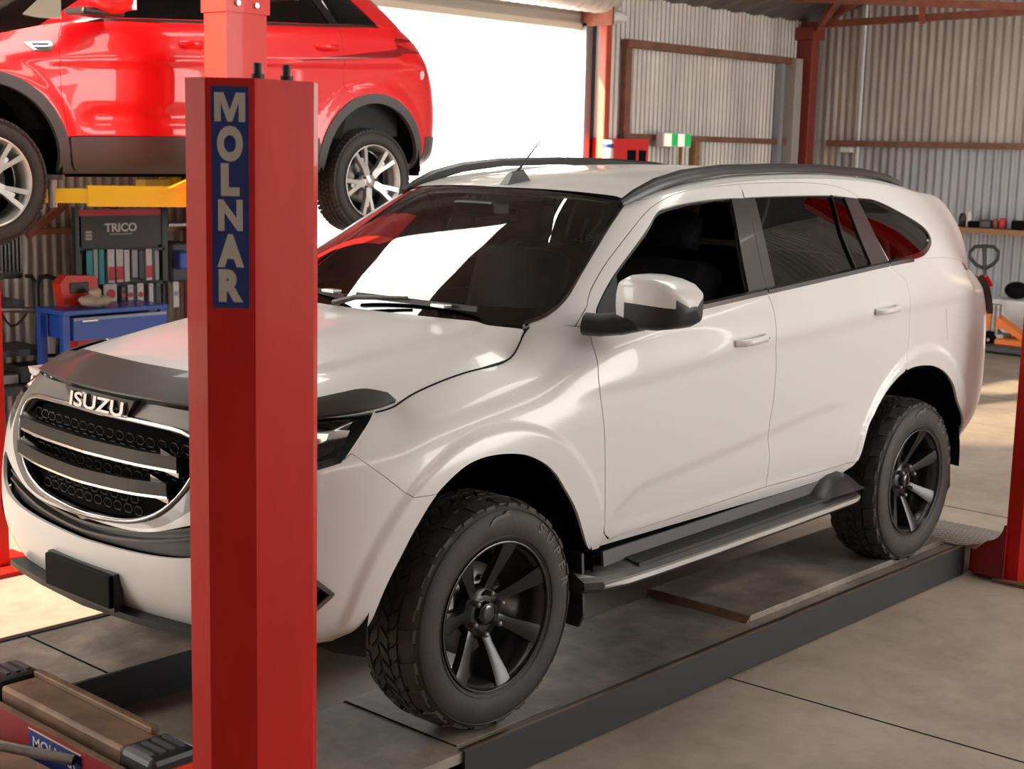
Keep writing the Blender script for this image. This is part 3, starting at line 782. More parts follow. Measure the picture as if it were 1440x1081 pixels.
# roof
rp = patch(RF, cat(UV(0, 0), UV(RF.nu-1, 0), UV(RF.nu-1, RF.nv-1), UV(0, RF.nv-1)), du=.12, dv=.2, thick=0)
roof = build('roof', rp.join(rp.mirrored()), 'white', suv)
# windscreen with black border
cws_uv = G.curve([(737, 455), (768, 443), (795, 420), (817, 385), (840, 347), (862, 312), (881, 284)]); cws_uv[0, 1] = 0
tipv = cws_uv[-1]
wsp = cat(UV(0, 0), UV(cws_uv[0][0], 0), cws_uv[1:], UV(tipv[0]-.1, 4.93), UV(0, 4.93))
gwm = patch(G, wsp, off=-.002, thick=0); wso = build('windscreen', gwm.join(gwm.mirrored()), 'glassw', suv)
inner = cat(UV(0, .55), UV(2.55, .50), G.curve([(776, 432), (800, 397), (829, 350), (858, 303)]), UV(2.45, 4.62), UV(0, 4.62))
bd = patch(G, wsp, holes=[], off=-.004, thick=0)
band = patch(G, cat(UV(0, 0), UV(cws_uv[0][0], 0), cws_uv[1:], UV(tipv[0]-.1, 4.93), UV(0, 4.93), UV(0, 4.62), inner[::-1][1:-1], UV(0, .55)), off=-.004, thick=0)
build('windscreen_border', band.join(band.mirrored()), 'blkgloss', wso)
ptr = strip(G, [(737, 455), (768, 443), (795, 420), (817, 385), (840, 347), (862, 312), (881, 284)], [.020, .014, .007, .006, .005], .004)
for i in (0, 1): build('windscreen_trim', side(ptr, i) if i else MB().join(ptr), 'dchrome' if 1 else 'blk', wso)
# cowl under the screen
cw = MB(); pts = [(.315, -.69, 1.262), (.255, -.58, 1.264), (.17, -.35, 1.270), (.135, 0, 1.276)]
pts = pts+[(x, -y, z) for x, y, z in pts[::-1][1:]]
cw.sweep(pts, [(-.07, -.012), (.05, .004), (.05, -.03), (-.07, -.03)])
build('cowl_panel', cw, 'blk', suv, recalc=True)
# bonnet
hp = patch(HD, cat(UV(0, 0), UV(HD.nu-1, 0), UV(HD.nu-1, HD.nv-1), UV(0, HD.nv-1)), du=.12, dv=.2, gap=0, thick=.02)
bon = build('bonnet', hp.join(hp.mirrored()), 'white', suv)
sh = strip(B, [('uv', t, 7.97 if t > 8 else 7.84+.13*(t-u_tip)/(8-u_tip)) for t in np.linspace(u_tip, 9.95, 24)], .0055, .0026)
for i in (0, 1): build('bonnet_gap_shade', side(sh, i) if i else MB().join(sh), 'seal', bon)  # dark raised strip paints the shade of the bonnet gap
# window-line moulding
for (a, b), D_ in (((c_dlow[0][0]+.15, c_mid[0][0]), (fd1, fd2)), ((c_mid[0][0]+.02, c_rr[0][0]), (rd1, rd2)), ((c_rr[0][0]+.02, c_rr[0][0]+.62), (q1, q2))):
    P = B.ev(np.linspace(a, b, 14), np.full(14, 8.0)); N = B.nrm(np.linspace(a, b, 14), np.full(14, 7.9))
    m = MB().sweep([tuple(p) for p in P], [(-.010, -.010), (.004, -.012), (.0045, .010), (-.016, .016), (-.02, 0)], mi=0)
    for i, o in enumerate(D_): build('window_moulding', side(m, i) if i else MB().join(m), 'dchrome', o, 'chrome window line moulding', recalc=True)
# door handles
def handle(px, py, L, parent, i):
    u, v = B.pick((px, py)); p = B.ev([u], [v])[0]; m = MB()
    t = np.array([1, 0, .05])
    pts = [p+t*s+np.array([0, -d, 0]) for s, d in ((-L/2, .002), (-L/2+.02, .030), (0, .036), (L/2-.03, .030), (L/2-.012, .012), (L/2, .002))]
    m.tube(pts, 1, 10, flat=(.014, .010)); h = build('door_handle', side(m, i) if i else m, 'white', parent)
    cup = MB().ball(p+np.array([-.02, .004, 0]), .05, 10, sc=(1, .12, .8))
    if i == 0:
        lk = MB().cyl(p+t*(L/2-.018)+np.array([0, -.025, 0]), p+t*(L/2-.018)+np.array([0, -.033, .0]), .005, 10)
        if px < 1150: build('key_lock', lk, 'blk', h)
for i, D_ in enumerate((fd1, fd2)): handle(1055, 478, .20, D_, i)
for i, D_ in enumerate((rd1, rd2)): handle(1246, 435, .19, D_, i)
# dark core so panel gaps read black, cabin floor and wheel housings
core = MB()
core.box((-.78, -.62, .42), (-.50, .62, 1.02)); core.box((.50, -.84, .46), (2.22, .84, .54)); core.box((.34, -.70, .6), (.50, .70, 1.22)); core.box((3.34, -.8, .55), (3.62, .8, .95))
core.box((-.5, -.55, .55), (.34, .55, 1.08)); core.box((2.2, -.60, .46), (3.4, .60, .62)); core.box((-.60, -.50, .36), (3.5, .50, .46))
build('chassis', core, 'dark', suv)
def backing(S, poly, name, parent, i):
    m = patch(S, poly, off=-.014, thick=0, du=.25, dv=.5); build(name, side(m, i) if i else m, 'seal', parent)
fl = cat(np.array([[t, 8.0] for t in np.linspace(u_tip, c_rr[0][0]+.3, 60)]), UV(c_rr[0][0]+.3, 4), sub(c_arr, (1300, 513.5), (1207, 647)), UV(uC, 0), UV(uB, 0), c_arf[::-1][1:-1], UV(uA, 0), UV(u_tip-.9, .2), UV(u_tip-.9, 6))
for i in (0, 1): backing(B, fl, 'inner_panel', suv, i)
gb_ = cat(G.curve([(838, 420), (866, 378), (885, 345), (905, 318), (918, 300), (926, 292), (940, 286), (959, 282), (990, 277), (1028, 274), (1063, 272), (1120, 271), (1187, 272), (1206, 275), (1250, 330), (1255, 366)]), G.curve([(1262, 366), (1262, 320), (1215, 262), (1180, 256), (1119, 248), (1038, 250), (982, 256), (949, 263), (922, 275), (905, 289), (882, 318), (852, 357), (831, 392), (822, 425)]))
for i in (0, 1): backing(G, gb_, 'inner_frame', suv, i)
# wheel housings
for cx, cz, R in ((-.02, .40, .56), (2.835, .40, .55)):
    for i in (0, 1):
        m = MB(); prof = []; vs = []; n = 28
        for k in range(n+1):
            a = math.radians(-2+184*k/n)
            for y, r in ((-.895, R-.03), (-.80, R+.01), (-.52, R), (-.46, R-.12)): vs.append((cx+math.cos(a)*r, y, cz+math.sin(a)*min(r, .565)))
        fs = [(k*4+j, k*4+j+1, k*4+4+j+1, k*4+4+j) for k in range(n) for j in range(3)]
        m.add(vs, fs, 0, True); m.add([(cx+math.cos(math.radians(a))*R, -.46, cz+math.sin(math.radians(a))*R) for a in range(-2, 183, 8)], [tuple(range(24))])
        build('wheel_arch_liner', side(m, i) if i else m, 'liner', suv)
# mud flaps
for x, z0_, z1_ in ((.455, .235, .50), (3.25, .25, .50), (-.56, .385, .46)):
    for i in (0, 1):
        m = MB().prism([(-.885, z1_), (-.90, z0_+.05), (-.88, z0_), (-.70, z0_), (-.68, z0_+.03), (-.68, z1_)], 'x', x, x+.012) if x > 0 else MB().prism([(-.86, z1_), (-.86, z0_+.02), (-.83, z0_), (-.62, z0_+.03), (-.60, z1_)], 'x', x, x+.012)
        build('mud_flap', side(m, i) if i else m, 'blk', suv)
# ---- nose parts of the white car
def half(m): return m.join(m.mirrored())
gpoly = cat(gr, gr2[1:])
gfl = cat(UV(0, gr[0][1]+.03), UV(gr[-1][0]+.05, gr[-1][1]+.03), gr2[1:-1]+np.array([.02, -.06]), UV(0, gr2[-1][1]-.08))
gback = build('grille_mesh', half(patch(B, gpoly, off=-.035, thick=0)), 'dark', suv)
# hexagon pattern behind the bars
hx = MB()
for r in range(7):
    for c in range(0, 11):
        y = c*.052+(.026 if r % 2 else 0); z = .765+r*.034
        if y > .45 or (z < .80 and y > .28): continue
        for sgn in ((1, -1) if y > .001 else (1,)):
            p = [(nx(y, z)+.018, sgn*y+.024*math.cos(a), z+.015*math.sin(a)) for a in [k*PI/3 for k in range(6)]]
            hx.tube(p, .0025, 5, closed=True)
build('grille_honeycomb', hx, 'grilleblk', gback)
def fpts(ys, z, dx=0): return [(nx(y, z(y) if callable(z) else z)+dx, y, z(y) if callable(z) else z) for y in ys]
def loopbar(name, z0, z1, w, parent, mats, dx=-.004):
    ys = list(np.linspace(-w, w, 21)); m = MB()
    m.sweep(fpts(ys, lambda y: z0+(z1-z0)*(abs(y)/w)**2, dx), [(-.03, -.020), (.016, -.026), (.022, -.022), (-.005, .018), (-.03, .02)], mi=0)
    b = build(name, m, mats[0], parent, recalc=True)
    m2 = MB().sweep(fpts(ys, lambda y: z0+(z1-z0)*(abs(y)/w)**2-.025, dx-.013), [(-.008, -.004), (.010, -.004), (.010, .004), (-.008, .004)])
    build('chrome_strip', m2, mats[1], b, 'bright chrome edge', recalc=True)
    for s in (-1, 1):
        y = s*(w-.045); m3 = MB().prism([(y-.045, z1-.045), (y+.045, z1-.035), (y+.045, z1+.030), (y-.045, z1+.012)], 'x', nx(y, z1)+dx-.014, nx(y, z1)+dx+.03)
        build('bar_end', m3, 'dchrome', b, 'grey facetted bar end')
loopbar('grille_bar', .935, .940, .44, gback, ('grilleblk', 'chrome'))
loopbar('grille_bar', .845, .862, .42, gback, ('grilleblk', 'chrome'))
# grey surround
sur = MB()
half_o = [(0, 1.028), (.25, 1.028), (.445, 1.016), (.495, .96), (.475, .88), (.39, .792), (.27, .742), (.12, .722), (0, .718)]
lp_ = [(nx(y, z)-.004, -y, z) for y, z in half_o]
loop = lp_+[(x, -y, z) for x, y, z in lp_[::-1][1:-1]]
def dens(P, n=4):
    P = np.array(P); L = len(P); out = []
    for i in range(L):
        a, b, c, d = P[i-1], P[i], P[(i+1) % L], P[(i+2) % L]
        for k in range(n):
            t = k/n; out.append(tuple(.5*((2*b)+(-a+c)*t+(2*a-5*b+4*c-d)*t*t+(-a+3*b-3*c+d)*t**3)))
    return out
sur.tube(dens(loop), 1, 8, closed=True, flat=(.010, .009))
build('grille_surround', sur, 'dchrome', gback, 'dark chrome grille outline')
# grey upper panel
up_ = cat(UV(0, gr[0][1]), B.curve([FW(.25, 1.022), FW(.44, 1.010)], sm=False), B.curve([FW(.44, 1.01), FW(.488, .955), FW(.468, .885), FW(.38, .795), FW(.27, .745), FW(0, .725)])[1:],
          UV(0, gr2[-1][1]-.25), B.curve([FW(0, .708), FW(.30, .722), FW(.45, .775), FW(.56, .87), FW(.578, .97), FW(hl_in, 1.06)])[1:], UV(B.pick(FW(hl_in, 1.075))[0], 8), UV(0, 8))
build('grille_panel', half(patch(B, up_, off=.0, gap=0, du=.12)), 'grey', suv, 'grey painted grille panel')
bdg = MB().prism([(-.195, 1.090), (-.150, 1.030), (.150, 1.030), (.195, 1.090)], 'x', -.868, -.82)
bo = build('badge_recess', bdg, 'blkgloss', suv, 'black badge recess')
m = MB(); text_on(m, 'ISUZU', (-.878, 0, 1.036), (0, -1, 0), (.15, 0, 1), .044, depth=.008, bold=.02, fit=.30)
build('badge_lettering', m, 'chrome', bo, 'chrome badge lettering')
m = MB().sweep(fpts(list(np.linspace(-.16, .16, 5)), 1.027, -.006), [(-.006, -.004), (.006, -.004), (.006, .004), (-.006, .004)]); build('badge_trim', m, 'dchrome', bo, recalc=True)
# lower intake
itp_ = cat(it, it2[1:])
itb = build('lower_intake', half(patch(B, itp_, off=-.03, thick=0)), 'blk', suv)
for z in (.662, .690):
    build('intake_slat', MB().sweep(fpts(list(np.linspace(-.52, .52, 15)), lambda y, z=z: z+.16*y*y*1.6, .012), [(-.015, -.004), (.012, -.006), (.012, .004), (-.015, .004)]), 'satin', itb, recalc=True)
# number plate (blacked out) and lower valance
pl = MB().box((-.962, -.186, .452), (-.945, .186, .556), bev=.004); plo = build('number_plate', pl, mat('blacked_number_plate', (.002, .002, .002), .6, spec=.1), suv, 'blacked out number plate')
build('plate_bracket', MB().box((-.948, -.19, .44), (-.915, .19, .56)), 'blk', plo)
va = MB(); ys = list(np.linspace(-.72, .72, 25))
va.sweep(fpts(ys, lambda y: .385+.03*abs(y), .15), [(-.02, -.03), (.02, -.03), (.035, .02), (-.02, .03)])
va = MB(); va.sweep(fpts(list(np.linspace(-.52, .52, 21)), lambda y: .428+.02*abs(y), .026), [(-.03, -.010), (.022, -.010), (.022, .010), (-.03, .010)])
build('lower_grille_strip', va, 'grilleblk', suv, recalc=True)
# fog lamps
fm = patch(B, fog, off=-.03, thick=0)
fw = strip(B, None, .014, .005, uv=np.concatenate([fog, fog[:1]]))
for i in (0, 1):
    f = build('fog_lamp_housing', side(fm, i) if i else MB().join(fm), 'blkgloss', suv)
    build('fog_lamp_bezel', side(fw, i) if i else MB().join(fw), 'dchrome', f)
    y = -.775 if i == 0 else .775
    build('fog_lamp', MB().lathe([(.001, -.01), (.03, 0), (.036, .015), (.04, .03)], (nx(.775)+.0, y, .60), 'x', 24), 'silver', f)
    # pressed chevron beside the recess
    cv = strip(B, [('w', -.62, -.89, .70), ('w', -.60, -.90, .635), ('w', -.66, -.88, .60)], .010, .004)
# headlamps
hm = patch(B, hl_poly, off=-.045, thick=0)
hlens = patch(B, hl_poly, off=.0, gap=.001, thick=0)
hfr = cat(c_hlr, c_hlb[1:], c_hli[1:], c_hlt); cen = hfr.mean(0); 
def ringpatch(poly, k, **kw):
    c = poly.mean(0); inn = c+(poly-c)*k; return inn
hin = hfr.copy(); 
Pm = B.ev(hfr[:, 0], hfr[:, 1])
hring = strip(B, None, .048, .002, off=-.004, uv=np.concatenate([hfr, hfr[:1]])*1.0)
for i in (0, 1):
    s_ = -1 if i == 0 else 1
    h = build('headlamp', side(hm, i) if i else MB().join(hm), 'blk', suv)
    build('headlamp_bezel', side(patch(B, hl_poly, holes=[c_], off=-.003, thick=.02), i) if False else (side(hring, i) if i else MB().join(hring)), 'blkgloss', h, 'gloss black lamp surround')
    build('headlamp_lens', side(hlens, i) if i else MB().join(hlens), 'lens', h)
    # reflector bowls and light guide
    for (yy, zz, r) in ((.685, .992, .036), (.615, .985, .034)):
        x = nx(yy, zz)+.045
        build('projector', MB().lathe([(.001, .006), (r*.6, 0), (r*.85, .012), (r, .03), (r*1.1, .03), (r*1.12, .05)], (x, s_*yy, zz), 'x', 28), 'chrome', h)
    bz = MB().prism([(s_*.66, 1.035), (s_*.83, 1.055), (s_*.82, 1.035), (s_*.70, .975), (s_*.66, .965)], 'x', -.64, -.56)
    build('light_guide', bz, 'silver', h, recalc=True)
    sk = MB().prism([(-.66, 1.03), (-.50, 1.065), (-.58, .985), (-.67, .965)], 'y', s_*.775, s_*.76)
    build('side_reflector', sk, 'silver', h, recalc=True)
# smoked bonnet protector
pv = HD.pick((170, 507))[0]
ptop = HD.curve([('uv', 1.12, 5), ('uv', 1.12, 4.2), ('uv', 1.08, 3.0), ('uv', 1.05, 2.0), ('uv', 1.22, 1.45), ('uv', 1.7, 1.35), ('uv', 2.12, 1.2), ('uv', 2.4, .55)])
pr_top = cat(UV(0, 5), UV(0, 0), UV(ptop[-1][0], 0), ptop[::-1])
pm = patch(HD, pr_top, off=.014, thick=.004, du=.12, dv=.2)
pro = build('bonnet_protector', half(pm), 'protect', suv, 'smoked dark bonnet protector')
E0 = [tuple(HD.ev([u_], [0.])[0]+np.array([0, -.004, .012])) for u_ in np.linspace(ptop[-1][0], 0, 10)]+[tuple(HD.ev([0], [v])[0]+np.array([0, 0, .013])) for v in np.linspace(0, 5, 22)][1:]
E0 = E0+[(x, -y, z) for x, y, z in E0[::-1][1:]]
nE = len(E0)
lip2 = MB().sweep(E0, [(.022, -.048), (.018, -.048), (-.004, -.006), (-.014, .003), (-.014, -.002), (-.006, -.012)], scale=[.25+.75*smooth((min(k, nE-1-k)-8)/7) for k in range(nE)])
build('protector_lip', lip2, 'protect', pro, recalc=True)
# ---- wipers, aerial, camera pod
def g3(px, py, off=.02):
    u, v = G.pick((px, py)); return G.ev([u], [v])[0]+G.nrm([u], [v])[0]*off
def gfar(u, v, off=.02): return G.ev([u], [v])[0]+G.nrm([u], [v])[0]*off
def wiper(a, b, pivot):
    w = MB().sweep([tuple(a+(b-a)*t) for t in np.linspace(0, 1, 8)], [(-.006, -.008), (.006, -.008), (.004, .010), (-.004, .010)])
    o = build('wiper', w, 'blk', suv, recalc=True)
    mid = a+(b-a)*.45+np.array([-.01, 0, .012])
    build('wiper_arm', MB().tube([tuple(pivot), tuple(pivot+(mid-pivot)*.3+np.array([0, 0, .015])), tuple(mid)], [.012, .009, .006], 8), 'satin', o)
    return o
def gxy(y, t):       # point over the screen
    u = float(np.interp(abs(y), [0, .35, .58, .72], [0, 1, 2, 3])); p = G.ev([u], [t])[0]+G.nrm([u], [t])[0]*.022
    p[1] = y; return p
wiper(gxy(.62, .30), gxy(.02, .20), gxy(.58, .03))
wiper(gxy(-.02, .30), gxy(-.55, .24), gxy(.05, .03))
wj = MB()
for (y, t) in ((.30, .30), (.12, .28), (-.42, .22)):
    p = gxy(y, t); wj.box(p-np.array([.02, .035, .0]), p+np.array([.02, .035, .012]), bev=.003)
for c in range(3):
    t = MB(); t.v = wj.v[c*len(wj.v)//3:(c+1)*len(wj.v)//3]; n = len(wj.v)//3; k = len(wj.f)//3
    t.f = [tuple(i-c*n for i in f) for f in wj.f[c*k:(c+1)*k]]; t.mi = wj.mi[:k]; t.sm = wj.sm[:k]
    build('washer_jet', t, 'silver', suv, 'pale wiper washer jet')
ab = MB(); ax, ay, az = 1.02, -.005, 1.742
ab.add([(ax-.05, ay-.022, az-.012), (ax-.05, ay+.022, az-.012), (ax+.085, ay+.028, az+.0), (ax+.085, ay-.028, az+.0), (ax-.01, ay-.012, az+.035), (ax-.01, ay+.012, az+.035), (ax+.055, ay+.012, az+.048), (ax+.055, ay-.012, az+.048)],
       [(0, 1, 5, 4), (1, 2, 6, 5), (2, 3, 7, 6), (3, 0, 4, 7), (4, 5, 6, 7), (3, 2, 1, 0)])
an = build('aerial', ab, 'satin', suv)
tip = at(762, 195, y=0.0)
build('aerial_mast', MB().tube([(ax+.02, ay, az+.03), tuple(np.array([ax+.02, ay, az+.03])*.6+tip*.4), tuple(tip)], [.007, .004, .002], 8), 'blk', an)
# roof rails
rp1 = [(.985, -.585, 1.690), (1.06, -.592, 1.722), (1.18, -.600, 1.762), (1.349, -.603, 1.795), (1.60, -.605, 1.818), (2.0, -.606, 1.828), (2.4, -.604, 1.826), (2.75, -.600, 1.812), (2.98, -.596, 1.790), (3.10, -.59, 1.765), (3.17, -.585, 1.735)]
for i in (0, 1):
    m = MB(); P = np.array(rp1)-np.array([0, 0, .010]); 
    from_ = [tuple(p) for p in P]
    m.sweep(from_, [(-.018, -.022), (.022, -.022), (.026, -.004), (.014, .020), (-.010, .024), (-.020, .012)], scale=[.5, .8, .95, .95, .85, .8, .8, .8, .75, .7, .4], smooth=True)
    r_ = build('roof_rail', side(m, i) if i else m, 'rail', suv, recalc=True, autosm=40)
# mirrors
def mirror(i):
    W = MB(); Bk = MB(); n = 28; secs = []
    ys = [-.955, -.975, -1.01, -1.06, -1.11, -1.155, -1.185, -1.203]
    x0 = [.505, .485, .480, .482, .490, .505, .53, .585]; x1 = [.63, .65, .665, .68, .69, .695, .685, .625]
    zt = [1.415, 1.452, 1.470, 1.470, 1.462, 1.447, 1.425, 1.375]; zb = [1.345, 1.305, 1.290, 1.288, 1.290, 1.298, 1.315, 1.36]
    V = []
    for k, y in enumerate(ys):
        cx, cz = (x0[k]+x1[k])/2, (zt[k]+zb[k])/2; rx, rz = (x1[k]-x0[k])/2, (zt[k]-zb[k])/2
        for j in range(n):
            a = 2*PI*j/n; c, s_ = math.cos(a), math.sin(a); e = .40
            V.append((cx+rx*abs(c)**e*(1 if c > 0 else -1), y, cz+rz*abs(s_)**e*(1 if s_ > 0 else -1)))
    F = [(k*n+j, k*n+(j+1) % n, (k+1)*n+(j+1) % n, (k+1)*n+j) for k in range(len(ys)-1) for j in range(n)]
    F += [tuple(range(n))[::-1], tuple((len(ys)-1)*n+j for j in range(n))]
    fw_, fb_ = [], []
    for f in F:
        c = np.mean([V[q] for q in f], 0)
        up = c[2] > 1.372+.10*(c[0]-.5) or (c[1] > -1.03 and c[0] < .53 and c[2] > 1.315)
        (fw_ if up else fb_).append(f)
    W.add(V, fw_, 0, True); Bk.add(V, fb_, 0, True)
    def clean(m):
        used = sorted({q for f in m.f for q in f}); mp = {q: k for k, q in enumerate(used)}
        m.v = [m.v[q] for q in used]; m.f = [tuple(mp[q] for q in f) for f in m.f]; return m
    W, Bk = clean(W), clean(Bk)
    D_ = (fd1, fd2)[i]
    o = build('door_mirror', side(Bk, i) if i else Bk, 'blk', suv, 'black and white door mirror', recalc=False)
    build('mirror_cap', side(W, i) if i else W, 'white', o, 'white upper mirror cap')
    foot = MB().tube([(.445, -.875, 1.298), (.47, -.92, 1.296), (.52, -.965, 1.302), (.57, -1.02, 1.318)], 1, 14, flat=(.038, .085))
    build('mirror_foot', side(foot, i) if i else foot, 'blk', o, recalc=True)
    gl = MB().box((.655, -1.15, 1.335), (.690, -1.0, 1.425), bev=.01); build('mirror_glass', side(gl, i) if i else gl, 'chrome', o)
    sa = patch(G, cat(G.curve([(838.5, 446), (841, 430), (866, 383)], sm=False), G.curve([(866, 383), (872, 440)], sm=False)[1:], UV(G.pick((874, 460))[0], 0), UV(G.pick((840, 470))[0], 0)), off=.002, thick=.02)
    build('mirror_sail', side(sa, i) if i else sa, 'blk', o)
for i in (0, 1): mirror(i)
# running boards
for i in (0, 1):
    xs = [.43, .50, .60, .75, 1.1, 1.6, 2.05, 2.18, 2.24, 2.27]; yo = [-.925, -.955, -.975, -.983, -.985, -.985, -.985, -.983, -.965, -.93]
    zz = [.405, .402, .404, .407, .412, .422, .432, .434, .435, .435]
    V = []; F = []
    for x, y, z in zip(xs, yo, zz):
        V += [(x, -.80, z+.028), (x, -.872, z+.028), (x, y+.030, z+.014), (x, y+.004, z+.002), (x, y, z-.022), (x, y+.02, z-.040), (x, -.80, z-.040)]
    n = 7
    for k in range(len(xs)-1):
        for j in range(n): F.append((k*n+j, k*n+(j+1) % n, (k+1)*n+(j+1) % n, (k+1)*n+j))
    F += [tuple(range(n))[::-1], tuple((len(xs)-1)*n+j for j in range(n))]
    m = MB().add(V, F); ro = build('running_board', side(m, i) if i else m, 'satin', suv, 'black side step with silver edge', recalc=True)
    st = MB().sweep([(x, y-.002, z-.010) for x, y, z in list(zip(xs, yo, zz))[1:-1]], [(-.006, -.0085), (.004, -.0085), (.004, .0085), (-.006, .0085)], scale=[.4]+[1]*7)
    build('step_trim', side(st, i) if i else st, 'silver', ro, 'silver step trim', recalc=True)
    tr = MB()
    for k in range(7):
        y = -.885-k*.0105; tr.box((.70, y-.003, .436+.0-(k*.0013)), (2.02, y+.003, .4475-(k*.0013)+.004))
    for v in range(len(tr.v)): x, y, z = tr.v[v]; tr.v[v] = (x, y, z-.004+(x-1.1)*.0205)
    build('tread_rubber', side(tr, i) if i else tr, 'blk', ro)
    ri = MB().sweep([(.58, -.874, .452), (1.1, -.874, .460), (1.6, -.874, .470), (2.05, -.874, .478)], [(-.004, -.028), (.012, -.030), (.006, .030), (-.004, .030)])
    build('step_riser', side(ri, i) if i else ri, 'steelgrey', ro, recalc=True)
    en = MB()
    for k in range(9):
        pass
    V = []; F = []
    for k, (x, h) in enumerate(((1.96, .0), (2.02, .045), (2.10, .075), (2.18, .08), (2.25, .06), (2.29, .01))):
        for j in range(6):
            t = j/5; V.append((x, lerp(-.86, -.965, t), .455+h*(1-t**2.2)))
    for k in range(5):
        for j in range(5): F.append((k*6+j, (k+1)*6+j, (k+1)*6+j+1, k*6+j+1))
    en.add(V, F, 0, True); build('step_end', side(en, i) if i else en, 'blk', ro)
# masking-tape coloured light patches are reflections, so nothing is painted there
# ---- wheels
TR = .3846
def wheel_parts(cx, cz, yo, parent, R=TR, W=.265, lip=.2475, name='tyre', spokes=7, a0=75, style='dark', blocks=44, letters=True, lugs=6):
    s = R/.3846; w = W
    m = MB()
    prof = [(lip-.004, .020), (lip+.004, .010), (lip+.020*s, .002), (lip+.05*s, -.003), (R-.052*s, .000), (R-.040*s, .006), (R-.026*s, .014), (R-.016*s, .026), (R-.0105*s, .045)]
    back = [(r, w-h) for r, h in prof[::-1]]
    pf = prof+[(R-.0095, .09), (R-.009, w/2), (R-.0095, w-.09)]+back
    m.lathe(pf, (cx, yo, cz), 'y', 96)
    # fine raised rings
    for rr, hh in ((R-.034*s, .0055), (lip+.017*s, .0025)):
        m.lathe([(rr-.0022, hh+.002), (rr, hh-.0035), (rr+.0022, hh+.003)], (cx, yo, cz), 'y', 96)
    N = blocks
    def blk_(a0_, a1_, h0, h1, sk0, sk1, r0, r1, rs=None):
        # block corners: angle skewed with h
        q = []
        for (h, sk, rad) in ((h0, sk0, r0 if rs is None else rs), (h1, sk1, r0)):
            for a in (a0_, a1_):
                q.append((a+sk, h, rad))
        # order a0h0,a1h0,a1h1,a0h1
        q = [q[0], q[1], q[3], q[2]]
        top = []; bot = []
        ac = sum(p[0] for p in q)/4; hc = sum(p[1] for p in q)/4
        for a, h, rad in q:
            at_ = ac+(a-ac)*.90; ht = hc+(h-hc)*.94
            top.append((cx+math.cos(at_)*rad, yo+ht, cz+math.sin(at_)*rad))
            rb_ = rad-.013*s; bot.append((cx+math.cos(a)*rb_, yo+h, cz+math.sin(a)*rb_))
        m.add(top+bot, [(0, 1, 2, 3), (1, 0, 4, 5), (2, 1, 5, 6), (3, 2, 6, 7), (0, 3, 7, 4)])
    dA = 2*PI/N
    if style == 'dark':
        for k in range(N):
            a = k*dA; j = .18*dA if k % 2 else -.1*dA
            ext = .004 if k % 2 else .010
            blk_(a+.06*dA, a+.90*dA, .010+ext, .066, j, j+.15*dA, R, R, rs=R-.014)                    # outer shoulder
            blk_(a+.08*dA, a+.90*dA, w-.010-ext, w-.066, j, j+.15*dA, R, R, rs=R-.014)
            blk_(a-.05*dA, a+.50*dA, .072, .108, .3*dA, .95*dA, R, R)
            blk_(a+.55*dA, a+.92*dA, .073, .100, .2*dA, .75*dA, R, R)
            blk_(a+.05*dA, a+.80*dA, .113, .150, .1*dA, -.55*dA, R, R)
            blk_(a-.05*dA, a+.50*dA, .156, .194, -.3*dA, .55*dA, R, R)
            blk_(a+.55*dA, a+.92*dA, .160, .192, .2*dA, .75*dA, R, R)
    else:
        for k in range(N):
            a = k*dA
            for h0, h1, sk in ((.012, .050, .3), (.056, .094, .5), (.100, .135, -.4), (.141, .179, .5), (.185, w-.012, .3)):
                blk_(a+.04*dA, a+.93*dA, h0, h1, 0, sk*dA, R, R, rs=R-(.010 if h0 < .02 else 0))
    tyre = build(name, m, 'rubber', parent)
    sub_ = []
    if letters:
        lm = MB()
        for ch, deg in zip('SUPER', (36.8, 47.6, 58.8, 69.5, 80.5)):
            a = math.radians(90-deg); er = (math.cos(a), 0, math.sin(a)); et = (math.sin(a), 0, -math.cos(a)); r = R-.076
            text_on(lm, ch, (cx+er[0]*r, yo-.0015, cz+er[2]*r), et, er, .032, depth=.003, bold=.035, xs=1.15)
        build('sidewall_lettering', lm, 'rubberlet', tyre)
        # leaping-animal mark moulded above the rim
        P = [(-.055, -.016), (-.046, -.002), (-.028, .009), (-.006, .012), (.010, .011), (.024, .020), (.046, .020), (.030, .013), (.040, .004), (.022, .004), (.012, .002), (-.004, -.001), (-.020, -.002), (-.034, -.007), (-.044, -.018)]
        P = [(cx+x, cz+.328+z) for x, z in P]
        build('sidewall_mark', MB().prism(P, 'y', yo-.004, yo+.004), 'rubberlet', tyre)
    return tyre
